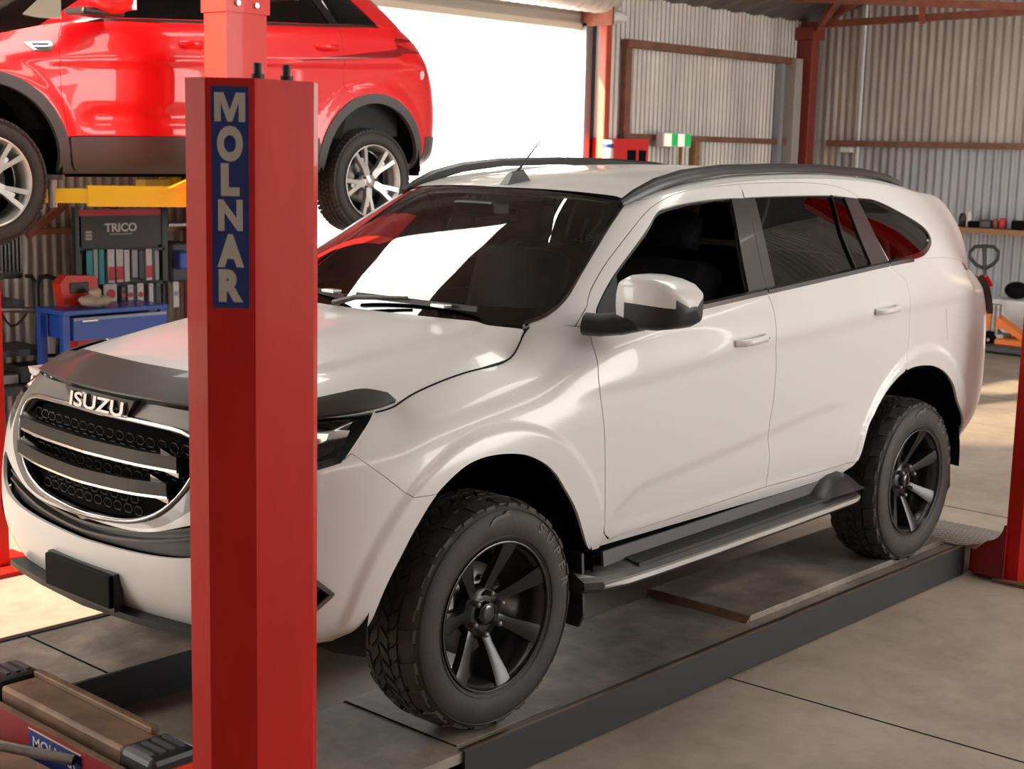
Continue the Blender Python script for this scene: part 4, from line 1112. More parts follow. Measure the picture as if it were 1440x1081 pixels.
def rim_dark(cx, cz, yo, tyre, flip=False):
    y = lambda h: yo+h
    m = MB().lathe([(.2440, .020), (.2475, .006), (.2462, .003), (.2420, .003), (.2405, .010), (.2400, .018), (.2320, .022), (.2260, .030), (.2170, .060), (.2120, .11), (.216, .19), (.236, .235)], (cx, yo, cz), 'y', 80)
    rim = build('rim', m, 'rim', tyre, 'satin black alloy rim')
    NS = 7; a00 = math.radians(75)
    sp = MB()
    for k in range(NS):
        a = a00+k*2*PI/NS; c, s_ = math.cos(a), math.sin(a)
        secs = [(.040, .030, .076), (.075, .0205, .072), (.110, .0205, .060), (.160, .026, .040), (.205, .033, .022), (.236, .037, .013), (.2435, .038, .011)]
        V = []
        for r, hw, h in secs:
            for t, dh in ((-1, .028), (-.86, .002), (-.45, .0), (.45, .0), (.86, .002), (1, .028)):
                V.append((cx+c*r-s_*hw*t, yo+h+dh, cz+s_*r+c*hw*t))
        n = 6; F = []
        for q in range(len(secs)-1):
            for j in range(n-1): F.append((q*n+j, q*n+j+1, (q+1)*n+j+1, (q+1)*n+j))
            F.append((q*n+n-1, q*n, (q+1)*n, (q+1)*n+n-1))
        sp.add(V, F, 0, True)
    # hub plate
    sp.lathe([(.001, .066), (.050, .066), (.078, .070), (.088, .080), (.088, .11)], (cx, yo, cz), 'y', 56)
    spk = build('spokes', sp, 'rim', tyre, 'seven satin black spokes', autosm=50)
    cap = MB().lathe([(.001, .044), (.020, .0445), (.034, .047), (.0385, .053), (.040, .064), (.042, .072)], (cx, yo, cz), 'y', 40)
    build('centre_cap', cap, 'blkgloss', tyre)
    for k in range(6):
        a = math.radians(20+60*k); x, z = cx+.0675*math.cos(a), cz+.0675*math.sin(a)
        build('lug_nut', MB().lathe([(.001, .036), (.0055, .037), (.009, .041), (.010, .048), (.0105, .070)], (x, yo, z), 'y', 6+12), 'steel', tyre)
    ed = MB().lathe([(.2455, .0045), (.2478, .0035), (.2485, .0065)], (cx, yo, cz), 'y', 96); build('rim_edge', ed, 'rimedge', tyre, 'thin bright rim edge')
    bd_ = MB().lathe([(.06, .135), (.155, .135), (.155, .155), (.06, .155)], (cx, yo, cz), 'y', 48); 
    d_ = build('brake_disc', bd_, 'steel', tyre)
    cl = MB().box((cx-.16, yo+.10, cz+.02), (cx-.10, yo+.17, cz+.13), bev=.01); build('brake_caliper', cl, 'steel', tyre)
    for (aa, rr) in ((62, .11), (100, .125), (20, .12)):
        x, z = cx+rr*math.cos(math.radians(aa)), cz+rr*math.sin(math.radians(aa))
        build('hub_bolt', MB().ball((x, yo+.12, z), .014, 8), 'silver', tyre)
t1 = wheel_parts(0, .3846, -.922, suv); rim_dark(0, .3846, -.922, t1)
t2 = wheel_parts(2.855, .3846, -.922, suv); rim_dark(2.855, .3846, -.922, t2)
def mirror_tree(o, parent, root):
    c = o.copy(); COL.objects.link(c); me = o.data.copy(); c.data = me
    L = root.location.y
    for v in me.vertices: v.co.y = -v.co.y
    me.flip_normals(); me.update(); c.parent = parent
    for ch in list(o.children): mirror_tree(ch, c, root)
    return c
mirror_tree(t1, suv, suv); mirror_tree(t2, suv, suv)
# axles
build('front_axle', MB().cyl((0, -.66, .385), (0, .66, .385), .04, 12), 'dark', suv)
build('rear_axle', MB().cyl((2.855, -.66, .385), (2.855, .66, .385), .055, 12), 'dark', suv)
# ---- cabin
def seat(cx, cy, w, name='front_seat'):
    m = MB().box((cx-.26, cy-w/2, .74), (cx+.26, cy+w/2, .90), bev=.05)
    s_ = build(name, m, 'int', suv)
    bk = MB().box((-.075, -w/2, 0), (.075, w/2, .60), bev=.06); bk.xf(Matrix.Translation((cx+.28, cy, .86)) @ Matrix.Rotation(math.radians(16), 4, 'Y'))
    build('seat_back', bk, 'int', s_)
    n = 1 if w < .7 else 3
    for k in range(n):
        yy = cy if n == 1 else cy+(k-1)*.42
        hd_ = MB().box((-.05, -.12, 0), (.05, .12, .17), bev=.04); hd_.xf(Matrix.Translation((cx+.45, yy, 1.47)) @ Matrix.Rotation(math.radians(12), 4, 'Y'))
        build('headrest', hd_, 'int', s_)
seat(1.12, -.40, .50); seat(1.12, .40, .50); seat(2.05, 0, 1.28, 'rear_seat')
dsh = MB(); V = []; prof = [(.22, 1.05), (.26, 1.235), (.40, 1.262), (.58, 1.258), (.66, 1.20), (.64, .95), (.60, .70)]
dsh.prism([(x, z) for x, z in prof], 'y', -.72, .72); do = build('dashboard', dsh, 'intg', suv, recalc=True)
hood_b = MB(); hood_b.ball((.60, .38, 1.235), .2, 10, sc=(.5, .9, .35)); build('instrument_binnacle', hood_b, 'int', do)
sw = MB(); cM = Matrix.Translation((.76, .38, 1.20)) @ Matrix.Rotation(math.radians(-62), 4, 'Y')
sw.tube([tuple(cM @ Vector((.185*math.cos(a), .185*math.sin(a), 0))) for a in np.linspace(0, 2*PI, 36, endpoint=False)], .014, 8, closed=True)
swo = build('steering_wheel', sw, 'int', suv)
build('steering_hub', MB().ball(tuple(cM @ Vector((0, 0, -.02))), .07, 10, sc=(.6, 1, 1)), 'int', swo)
hl = patch(RF, cat(UV(.2, .15), UV(RF.nu-1.4, .15), UV(RF.nu-1.4, 5), UV(.2, 5)), off=-.035, thick=0, du=.4, dv=.5)
build('headlining', half(hl), 'headl', suv)
rv = MB().box((.93, -.12, 1.585), (.955, .12, 1.645), bev=.01); ro_ = build('interior_mirror', rv, 'blkgloss', suv)
build('camera_pod', MB().box((.80, -.11, 1.612), (.90, .11, 1.668), bev=.012), 'blk', suv)
stk = patch(G, G.curve([('w', .88, .50, 1.66), ('w', .88, .45, 1.665)]) if False else np.array([[1.55, 4.35], [1.78, 4.35], [1.78, 4.52], [1.55, 4.52]]), off=.0005, thick=0)
build('windscreen_sticker', stk.mirrored(), mat('pale_green_sticker', (.45, .6, .55), .5), wso)
fl_ = MB().box((.4, -.75, .54), (3.4, .75, .60)); build('cabin_floor', fl_, 'int', suv)
for i in (0, 1):
    dt = MB().box((.55, -.84, .60), (2.25, -.80, 1.22)); build('door_card', side(dt, i) if i else dt, 'int', suv)

# ================================================================== the lift under the white car
def post_profile(cx, cy, sy=1):
    """folded post: outer face towards -y*sy, two chamfers, open at the back"""
    P = [(-.1575, .219), (-.1575, .147), (-.0825, .072), (.0825, .072), (.1575, .147), (.1575, .219), (.145, .219), (.145, .152), (.077, .084), (-.077, .084), (-.145, .152), (-.145, .219)]
    return [(cx+x, cy+sy*(y-.072)) for x, y in P]
def lift_post(cx, cy, sy, top, label, group=None, decal=False, name='lift_post'):
    t = thing(name, (cx, cy, ZF), label, 'lift post', group)
    cm = MB().prism(post_profile(cx, cy, sy), 'z', ZF+.016, top)
    build('column', cm, 'postred', t, recalc=True)
    build('top_plate', MB().prism([(cx-.156, cy+sy*.146), (cx-.156, cy+sy*.076), (cx-.081, cy+sy*.001), (cx+.081, cy+sy*.001), (cx+.156, cy+sy*.076), (cx+.156, cy+sy*.146)], 'z', top-.008, top-.001), 'postred', t, recalc=True)
    build('base_plate', MB().box((cx-.21, cy-sy*.05, ZF), (cx+.21, cy+sy*.18, ZF+.016)), 'brown', t)
    for dx in (-.18, .18):
        build('anchor_bolt', MB().cyl((cx+dx, cy+sy*.02, ZF+.01), (cx+dx, cy+sy*.02, ZF+.05), .011, 8), 'steel', t)
    for dx in (-.035, .045):
        build('threaded_rod', MB().cyl((cx+dx, cy+sy*.05, top-.01), (cx+dx, cy+sy*.05, top+.036), .0095, 12), 'duct', t)
        build('hex_nut', MB().cyl((cx+dx, cy+sy*.05, top), (cx+dx, cy+sy*.05, top+.012), .0155, 6), 'duct', t)
    if decal:
        A = np.array([cx-.0825, cy, 0]); C = np.array([cx-.1575, cy+.075, 0]); mid = (A+C)/2; n = np.array([-1, -1, 0])/math.sqrt(2); e = (A-C)/np.linalg.norm(A-C)
        zt = zof(325, 121, mid); zb = zof(325, 433, mid); dep = n*.0015
        w = .040
        q = [mid-e*w+dep, mid+e*w+dep]
        m = MB().add([tuple(q[0]+[0, 0, zb]), tuple(q[1]+[0, 0, zb]), tuple(q[1]+[0, 0, zt]), tuple(q[0]+[0, 0, zt]), tuple(q[0]-dep+[0, 0, zb]), tuple(q[1]-dep+[0, 0, zb]), tuple(q[1]-dep+[0, 0, zt]), tuple(q[0]-dep+[0, 0, zt])],
                     [(0, 1, 2, 3), (0, 4, 5, 1), (1, 5, 6, 2), (2, 6, 7, 3), (3, 7, 4, 0)])
        d = build('maker_decal', m, 'decal', t, 'blue decal with cream capital letters')
        ys = [(130, 171), (180, 223), (232, 272), (282, 322), (332, 372), (381, 421)]
        wd = [.066, .056, .040, .053, .058, .053]
        for (ch, (a, b), wx) in zip('MOLNAR', ys, wd):
            za, zb_ = zof(325, a, mid), zof(325, b, mid)
            lm = MB(); text_on(lm, ch, tuple(mid+dep*1.4+[0, 0, zb_]), tuple(e), (0, 0, 1), za-zb_, depth=.0012, bold=.062 if ch in 'OLAR' else .045, fit=wx)
            if ch == 'M': lm = letter_m(MB(), tuple(mid+dep*1.4+[0, 0, zb_]), tuple(e), (0, 0, 1), za-zb_, wx, .0012)
            build('decal_letter', lm, 'cream', d)
    return t
def zof(px, py, p):            # height at plan position p seen at image row py
    r = ray(px, py); k = ((p-CC)[0]*CF[0]+(p-CC)[1]*CF[1])/(r[0]*CF[0]+r[1]*CF[1]); return CC[2]+r[2]*k
tz = zof(360, 110, np.array([-1.34, -1.40, 0]))
lift_post(-1.2575, -1.40, 1, tz, 'red folded steel lift post with blue decal, in front of the white car', decal=True)
# rear post: seen at the frame's edge
lift_post(3.5175, -1.305, 1, tz+.35, 'red lift post behind the white car with rusty base plate', decal=False)
# rear crossbeam with rounded gusset
g = thing('lift_crossbeam', (3.44, -.9, ZF), 'dark red lift crossbeam with rounded bracket beside the rear wheel', 'lift beam')
gp = [(3.0+.0, ZF+.02)]
def arcpts(cx, cz, r, a0, a1, n=10): return [(cx+r*math.cos(math.radians(a0+(a1-a0)*k/n)), cz+r*math.sin(math.radians(a0+(a1-a0)*k/n))) for k in range(n+1)]
a_ = [(-1.01, ZF+.02), (-1.01, -.02)]+[(-1.06, .03)]+[(-1.06-.10*math.sin(t), .03+.10*(1-math.cos(t))+.015) for t in np.linspace(.2, 1.5, 7)]+[(-1.172, .145), (-1.172, ZF+.02)]
build('bracket_plate', MB().prism(a_, 'x', 3.325, 3.34), 'beamred', g, recalc=True)
build('bracket_plate', MB().prism(a_, 'x', 3.50, 3.52), 'beamred', g, recalc=True)
build('beam_box', MB().box((3.345, -1.172, ZF+.02), (3.49, -.99, -.012)), 'beamred', g)
build('bracket_shelf', MB().box((3.34, -1.08, -.022), (3.40, -1.0, -.008)), 'rust', g)
bp = MB().box((3.36, -1.24, ZF), (3.44, -1.02, ZF+.008)); build('foot_plate', bp, 'brown', g)
# runways
def runway(y0, y1, x0, label):
    yo, yi = (y0, y1)
    t = thing('lift_runway', ((x0+3.35)/2, (y0+y1)/2, ZF), label, 'runway', None)
    s = -1 if y0 < 0 else 1
    build('deck', MB().box((x0, min(y0, y1)+.012, -.035), (3.30, max(y0, y1)-.012, 0)), 'runway', t)
    out = y0 if s < 0 else y1; inn = y1 if s < 0 else y0
    build('side_channel', MB().prism([(out, ZF+.006), (out, .006), (out-s*.03, .006), (out-s*.03, .0), (out-s*.014, 0), (out-s*.014, ZF+.006)], 'x', -.20 if s < 0 else x0, 3.32), 'duct', t, recalc=True)
    build('channel_edge', MB().box((-.20 if s < 0 else x0, out-.0, .0055), (3.32, out-s*.012, .0075)), 'brown', t)
    build('inner_side', MB().box((x0, inn, ZF+.006), (3.30, inn+s*.012, -.001)), 'duct', t)
    build('under_frame', MB().box((x0+.01, min(y0, y1)+.06, ZF), (3.28, max(y0, y1)-.06, -.03)), 'dark', t)
    return t
t = runway(-.975, -.385, -.86, 'dusty steel runway under the near wheels of the white car')
build('deck_joint', MB().box((-.188, -.92, -.001), (-.180, -.385, .0012)), 'dark', t)
build('deck_joint', MB().box((-.18, -.393, -.001), (1.50, -.385, .0016)), 'steel', t)
build('turn_plate', MB().prism([(-.18, -.92), (.32, -.92), (.32, -.39), (-.18, -.39)], 'z', .0005, .0030), 'runway', t)
# raised sliding plate
build('raised_deck_plate', MB().box((1.55, -.885, 0), (3.28, -.375, .028), bev=.003), 'runway', t)
build('plate_edge', MB().prism([(1.52, .0), (1.55, .026), (1.55, 0)], 'y', -.885, -.375), 'brown', t, recalc=True)
t2_ = runway(.385, .975, -.86, 'dusty brown steel runway under the far wheels of the white car')
build('deck_joint', MB().box((-.615, .40, -.001), (-.605, .97, .0012)), 'dark', t2_)
# tread-plate ramp at the rear
rm = thing('tread_plate_ramp', (3.7, -.68, ZF), 'grey tread-plate drive-on ramp behind the near rear wheel', 'ramp')
build('ramp_plate', MB().add([(3.28, -.97, .012), (3.28, -.385, .012), (4.25, -.385, ZF+.005), (4.25, -.97, ZF+.005), (3.28, -.97, .0), (3.28, -.385, .0), (4.25, -.385, ZF), (4.25, -.97, ZF)], [(0, 3, 2, 1), (4, 5, 6, 7), (0, 1, 5, 4), (1, 2, 6, 5), (2, 3, 7, 6), (3, 0, 4, 7)]), mat('tread_plate', (.33, .29, .27), .45, .5, var=.2, vscale=6), rm, recalc=True)
tp = MB()
for i in range(26):
    for j in range(15):
        x = 3.31+i*.036; y = -.95+j*.039
        if y > -.40: continue
        z = .012-(x-3.28)*.152/.97*1.0
        d = 1 if (i+j) % 2 else -1
        c, s_ = math.cos(d*.785), math.sin(d*.785)
        q = [(x+c*a-s_*b, y+s_*a+c*b, z+h) for a, b, h in ((-.014, 0, .0003), (0, -.003, .0003), (.014, 0, .0003), (0, .003, .0003), (0, 0, .0030))]
        tp.add(q, [(0, 1, 4), (1, 2, 4), (2, 3, 4), (3, 0, 4)])
pp = build('tread_pattern', tp, 'steelgrey', rm, kind='stuff')
# jacking beam between the runways at the front
jb = thing('jacking_beam', (-1.0, 0, ZF), 'dusty brown and red jacking beam between the runways in front of the white car', 'jacking beam')
build('top_channel', MB().box((-1.045, -.37, .02), (-.90, .345, .085), bev=.012), 'brown', jb)
build('top_ridge', MB().box((-.925, -.345, .085), (-.895, .345, .105), bev=.004), 'brown', jb)
for yy, lab in ((-.46, 'black end block with red reflector'), (.43, 'black end block')):
    s = -1 if yy < 0 else 1
    b_ = build('end_block', MB().box((-1.06, yy-.085, -.06), (-.89, yy+.085, .10), bev=.02), 'blk', jb, lab)
    rr = MB()
    for k in range(4): rr.box((-1.04+k*.036, yy-.05, .099), (-1.025+k*.036, yy+.05, .106))
    build('grip_rib', rr, 'steelgrey', b_)
    if s < 0: build('reflector', MB().box((-1.055, yy-.090, .0), (-.92, yy-.085, .06)), 'reflector', b_, 'red orange reflector')
XB = -1.10
build('front_plate', MB().box((XB, -.44, ZF+.02), (XB+.012, .75, .052)), 'beamred', jb)
build('top_flange', MB().box((XB-.001, -.44, .0522), (XB+.022, .75, .056)), 'brown', jb)
y0_, y1_ = at(42, 1040, x=XB)[1], at(114, 1072, x=XB)[1]
zd = min(.044, at(42, 1024, x=XB)[2])
dc = build('beam_decal', MB().box((XB-.0025, y1_, zd-.10), (XB-.0005, y0_, zd)), 'decal', jb, 'blue decal with pale lettering')
m = MB(); text_on(m, 'MOLNAR', (XB-.003, (y0_+y1_)/2, zd-.055), (0, -1, 0), (0, 0, 1), .038, depth=.001, bold=.01, fit=(y0_-y1_)*.84); build('decal_lettering', m, 'cream', dc)
build('decal_border', MB().box((XB-.003, y1_-.003, zd), (XB-.0005, y0_+.003, zd+.004)), 'cream', dc)
# pipe and plate in the bottom corner
p0, p1 = at(-40, 1040, z=.06), at(104, 1069, z=.02)
tb = MB(); d_ = (p1-p0)/np.linalg.norm(p1-p0)
tb.tube([tuple(p0), tuple(p1)], .0165, 20, caps=False); tb.tube([tuple(p1), tuple(p0)], .0135, 20, caps=False)
rg_ = []
build('steel_pipe', tb, 'steel', None, 'open-ended steel pipe lying in front of the red beam plate', 'pipe')
pc = at(20, 1075, z=-.06)
build('steel_plate', MB().prism([tuple(at(-60, 1020, z=-.02)[:2]), tuple(at(3, 1046, z=-.02)[:2]), tuple(at(80, 1085, z=-.02)[:2]), tuple(at(40, 1130, z=-.02)[:2]), tuple(at(-60, 1100, z=-.02)[:2])], 'z', ZF, -.02), 'brown', None, 'brown dusty steel box section under the open pipe', 'steel section', recalc=True)

# ================================================================== setting
YW, XW = 5.55, 12.55
XL = -5.2
DX0, DX1, DZ = 4.38, 8.05, 3.055
fl = MB().box((XL, -9, ZF-.1), (XW+.3, YW+.05, ZF)); struct('floor', fl, 'floor')
def joint(a, b, w=.010):
    a, b = np.array(a), np.array(b); d = (b-a)/np.linalg.norm(b-a); n = np.array([-d[1], d[0]])*w/2
    return MB().prism([tuple(a+n), tuple(b+n), tuple(b-n), tuple(a-n)], 'z', ZF-.004, ZF+.001)
ja, jb_ = at(990, 943, z=ZF)[:2], at(1440, 1072, z=ZF)[:2]
dj = (jb_-ja); ja = ja-dj*.05; 
struct('trim_1', joint(ja, jb_+dj*2), 'seal')
for k, x in enumerate((4.6, 8.6)): struct('trim_%d' % (k+2), joint((x, -8), (x, 5.4)), 'seal')
def corr(name, p0, p1, z0, z1, n_in, mats, pitch=.076, amp=.009, holes=None):
    """corrugated sheet from p0 to p1 (plan), facing n_in"""
    p0, p1 = np.array(p0, float), np.array(p1, float); L = np.linalg.norm(p1-p0); d = (p1-p0)/L; n = np.array(n_in, float)
    k = int(L/pitch*8); s = np.linspace(0, L, k+1)
    off = amp*np.cos(2*PI*s/pitch)
    m = MB(); V = []
    za = z0 if callable(z0) else (lambda t: z0); zb = z1 if callable(z1) else (lambda t: z1)
    for q, o in zip(s, off):
        xy = p0+d*q+n*o; V += [(xy[0], xy[1], za(q)), (xy[0], xy[1], zb(q))]
    F = [(2*i, 2*i+2, 2*i+3, 2*i+1) for i in range(k)]
    m.add(V, F, 0, True); return m
ZE = 3.42
SL = .30
def rz(y): return ZE+.02+SL*(YW-y)
m = corr('', (XL, YW), (DX0-.08, YW), ZF, ZE+.04, (0, -1), 'corr').join(corr('', (DX1+.12, YW), (XW, YW), ZF, ZE+.04, (0, -1), 'corr')).join(corr('', (DX0-.08, YW), (DX1+.12, YW), DZ+.35, ZE+.04, (0, -1), 'corr'))
struct('wall_back', m, 'corr')
m = corr('', (XW, YW), (XW, -8.9), 2.02, 7.0, (-1, 0), 'corr', pitch=.1); struct('wall_right', m.join(corr('', (XW, YW), (XW, -8.9), ZF, 2.02, (-1, 0), 'corr', pitch=.1)), 'corr')
# lower sheets in a bluer steel tone
struct('wall_right_lower', corr('', (XW-.022, YW-.4), (XW-.022, -8.9), ZF, 2.0, (-1, 0), 'corr', pitch=.1), 'corrblue')
struct('wall_left', corr('', (XL, -8.9), (XL, 2.35), ZF, lambda t: rz(t-8.9), (1, 0), 'corr', pitch=.12).join(corr('', (XL, 2.35), (XL, 5.2), 2.35, lambda t: rz(t+2.35), (1, 0), 'corr', pitch=.12)).join(corr('', (XL, 5.2), (XL, YW), ZF, ZE, (1, 0), 'corr', pitch=.12)), 'corr')
struct('ground_left', MB().box((-60, -60, ZF-.2), (-9.0, 60, ZF-.02)).box((-9, -9, ZF-.12), (XL, YW, ZF-.002)), 'groundl')  # unseen ground, kept dark to cut light bounced onto the car front
m = corr('', (XL, -9), (4.6, -9), ZF, 7, (0, 1), 'corr', pitch=.12).join(corr('', (10.6, -9), (XW, -9), ZF, 7, (0, 1), 'corr', pitch=.12)).join(corr('', (4.6, -9), (10.6, -9), 4.0, 7, (0, 1), 'corr', pitch=.12))
struct('wall_front', m, 'corr')
# pitched roof rising away from the back wall, with one inferred and two added skylights
rfv = MB(); 
def rz(y): return ZE+.02+SL*(YW-y)
k = int((XW+9.4)/.2); 
def roofpart(x0, x1, y0, y1, mb):
    x0, x1 = x0-.05, x1+.05; n = max(2, int((x1-x0)/.19)); V = []; F = []
    for i in range(n+1):
        x = x0+(x1-x0)*i/n; o = .012*(1 if i % 2 else -1)
        V += [(x, y0, rz(y0)+o), (x, y1, rz(y1)+o)]
    mb.add(V, [(2*i, 2*i+1, 2*i+3, 2*i+2) for i in range(n)]); return mb
SK = [(-5.0, -.9, 5.1, 2.6), (.25, 2.02, 3.5, 2.2), (3.2, 5.0, .8, -2.6)]  # the middle one is inferred from its reflection; outer two added for light
prev = XL-.2
for a, b, ya, yb_ in SK:
    roofpart(prev, a, YW+.1, -9.2, rfv); roofpart(a, b, YW+.1, ya, rfv); roofpart(a, b, yb_, -9.2, rfv); prev = b
roofpart(prev, XW+.1, YW+.1, -9.2, rfv)
struct('ceiling', rfv, 'roof')
for i, (a, b, ya, yb_) in enumerate(SK):
    sk = MB().add([(a, ya, rz(ya)), (b, ya, rz(ya)), (b, yb_, rz(yb_)), (a, yb_, rz(yb_))], [(0, 1, 2, 3)])
    mt, nt, bs = nm('part_added_skylight_%d' % i); nt.nodes.remove(bs)
    tl_ = nt.nodes.new('ShaderNodeBsdfTranslucent'); tl_.inputs['Color'].default_value = (.8, .82, .78, 1); tr_ = nt.nodes.new('ShaderNodeBsdfTransparent'); tr_.inputs['Color'].default_value = (.8, .82, .78, 1)
    mx_ = nt.nodes.new('ShaderNodeMixShader'); mx_.inputs[0].default_value = .85
    nt.links.new(tl_.outputs[0], mx_.inputs[1]); nt.links.new(tr_.outputs[0], mx_.inputs[2]); nt.links.new(mx_.outputs[0], nt.nodes['Material Output'].inputs['Surface'])
    struct('window_%d' % (i+1), sk, mt)
# roller door: jambs, curtain, drum
tn = 10
def trim(mb, mats, **k):
    global tn; tn += 1; return struct('trim_%d' % tn, mb, mats, **k)
trim(MB().box((DX1, YW-.10, ZF), (DX1+.10, YW+.12, DZ+.05)), 'galv')
trim(MB().box((DX1+.10, YW-.05, ZF), (DX1+.22, YW+.05, DZ+.2)), 'duct')
trim(MB().box((DX0-.10, YW-.10, ZF), (DX0, YW+.12, DZ+.05)), 'galv')
rd = thing('roller_door', ((DX0+DX1)/2, YW-.1, DZ), 'rolled-up cream steel roller door above the bright opening', 'roller door')
cur = MB(); V = []; pts = []
for i in range(20):
    pts.append((YW-.02-.012*(i % 2), DZ+.02+i*.035))
cur.prism([(y, z) for y, z in pts]+[(YW+.02, pts[-1][1]), (YW+.02, DZ+.02)], 'x', DX0-.02, DX1+.02)
build('curtain', cur, 'shutter', rd, recalc=True)
build('bottom_rail', MB().box((DX0-.02, YW-.045, DZ-.02), (DX1+.02, YW+.03, DZ+.05), bev=.01), 'shutteredge', rd)
dr = MB(); n = 60
dr.lathe([(.20+.01*(k % 2), -1.95+k*.065) for k in range(61)], ((DX0+DX1)/2, YW-.28, DZ+.34), 'x', 28, smooth=False); build('drum', dr, 'shutter', rd)
build('end_bracket', MB().box((DX1+.0, YW-.42, DZ+.02), (DX1+.03, YW, DZ+.52)), 'rust', rd)
build('drive_unit', MB().ball((DX1+.22, YW-.28, DZ+.12), .14, 12, sc=(1.3, .7, .45)), 'whitepl', rd, 'white drive unit')
trim(MB().box((DX0-.3, YW-.03, DZ+.7), (DX1+.3, YW+.0, DZ+.83)), 'rustbr')
# outside
struct('ground_outside', MB().box((-20, YW+.06, ZF-.2), (60, 60, ZF-.02)), 'ground')
struct('ground_front', MB().box((-20, -60, ZF-.2), (60, -9.05, ZF-.02)), 'ground')
# columns and girts
def col(x, y, w, d, z1, label, mats, name='steel_column', **k):
    t = 0.012; m = MB()
    P = [(-w/2, -d/2), (w/2, -d/2), (w/2, -d/2+t), (t/2, -d/2+t), (t/2, d/2-t), (w/2, d/2-t), (w/2, d/2), (-w/2, d/2), (-w/2, d/2-t), (-t/2, d/2-t), (-t/2, -d/2+t), (-w/2, -d/2+t)]
    m.prism([(x+a, y+b) for a, b in P], 'z', ZF, z1); return build(name, m, mats, None, label, 'column', recalc=True, **k)
col(8.52, YW-.28, .16, .12, 5.0, 'orange-red steel column beside the roller door', 'rust') if False else None
xk = at(851, 110, y=YW-.29)[0]
build('steel_column', MB().box((xk-.045, YW-.33, ZF), (xk+.045, YW-.24, 4.2), bev=.01), mat('orange_red_primer', (.55, .075, .04), .5, var=.25, vscale=4), None, 'orange-red steel column beside the roller door opening', 'column')
cc = at(1134, 150, x=12.2)
build('steel_column', MB().box((12.10, cc[1]-.10, ZF), (12.26, cc[1]+.10, 3.32), bev=.012), 'colred', None, 'dark red steel column in the corner of the shed', 'column')
# bracket plates at its top
trim(MB().box((12.05, cc[1]-.13, 3.22), (12.32, cc[1]+.13, 3.36)), 'colred')
# girts
gz = at(870, 58, y=YW-.05)[2]; gz2 = at(900, 191, y=YW-.05)[2]
trim(MB().box((8.72, YW-.11, gz-.05), (12.0, YW-.02, gz+.03)), 'rustbr')
trim(MB().box((8.72, YW-.09, gz2-.04), (12.3, YW-.02, gz2+.02)), 'rustbr')
trim(MB().box((8.74, YW-.07, ZF), (8.84, YW-.015, gz)), 'rustbr')
trim(MB().box((10.02, YW-.07, ZF), (10.12, YW-.015, gz2)), 'timber')
trim(MB().box((11.66, YW-.10, ZF), (11.74, YW-.02, gz+.02)), 'galv')
trim(MB().box((11.86, YW-.16, ZF), (12.02, YW-.02, gz+.02)), 'corr')
gz3 = at(1290, 203, x=XW-.05)[2]
trim(MB().box((XW-.13, -8.8, gz3-.04), (XW-.03, YW-.3, gz3+.03)), 'rustbr')
# conduit and junction box
cy_ = at(1215, 100, x=XW-.06)[1]
build('conduit', MB().tube([(XW-.06, cy_+.02, ZF+.05), (XW-.06, cy_+.02, 3.1), (XW-.06, cy_, 5)], .022, 8), 'whitepl', None, 'white conduit pipe running up the corrugated right wall', 'pipe')
build('junction_box', MB().box((XW-.17, cy_+.06, gz3-.11), (XW-.032, cy_+.20, gz3-.045), bev=.01), 'whitepl', None, 'small white junction box beside the white conduit', 'electrical box')
# trusses over the right bay
def beam(a, b, w=.06): 
    return MB().sweep([tuple(a), tuple(b)], [(-w/2, -w/2), (w/2, -w/2), (w/2, w/2), (-w/2, w/2)])
A0 = at(1140, 40, x=12.0); A1 = at(1445, 14, x=10.2)
tr = thing('roof_truss', (11, 4, 3.3), 'rusty red roof truss across the top of the right wall', 'roof truss')
Q0 = at(1130, 36, x=12.2); Q1 = at(1440, 16, x=11.6); Q2 = at(1000, -6, x=11.2); Q3 = at(1440, 9, x=11.5)
build('bottom_chord', beam(Q0, Q0+(Q1-Q0)*1.5, .075), 'rust', tr, recalc=True)
build('top_chord', beam(Q2, Q2+(Q3-Q2)*1.4, .075), 'rust', tr, recalc=True)
S0 = at(1148, 44, x=12.15); S1 = at(1182, -6, x=11.6); build('strut', beam(S0, S1, .07), 'rust', tr, recalc=True)
S0 = at(1150, 38, x=12.15); S1 = at(1215, -5, x=11.9); build('strut', beam(S0, S1, .06), 'rust', tr, recalc=True)
S0 = at(1297, 30, x=11.85); S1 = at(1297, 2, x=11.6); build('strut', beam(S0, S1, .07), 'rust', tr, recalc=True)
# exit sign
e0 = at(932, 189, y=YW-.25); e1 = at(971, 206, y=YW-.25)
ex = thing('exit_sign', ((e0[0]+e1[0])/2, YW-.25, e1[2]), 'small green and white illuminated sign box hanging by the back wall', 'sign')
zc0, zc1 = e1[2]-.01, e0[2]+.02
build('sign_body', MB().box((e0[0], YW-.26, zc0), (e1[0], YW-.16, zc1), bev=.008), 'whitepl', ex)
L_ = e1[0]-e0[0]
for k, (a, b) in enumerate(((.30, .50), (.76, .98))):
    build('green_panel', MB().box((e0[0]+L_*a, YW-.263, zc0+.01), (e0[0]+L_*b, YW-.258, zc1-.01)), 'green', ex)
for k, (a, b) in enumerate(((.04, .28), (.52, .74))):
    build('lit_panel', MB().box((e0[0]+L_*a, YW-.263, zc0+.01), (e0[0]+L_*b, YW-.258, zc1-.01)), 'signlit', ex)
build('bracket', MB().box((e0[0]+L_*.8, YW-.2, zc0-.35), (e0[0]+L_*.86, YW-.17, zc0)), 'timber', ex)
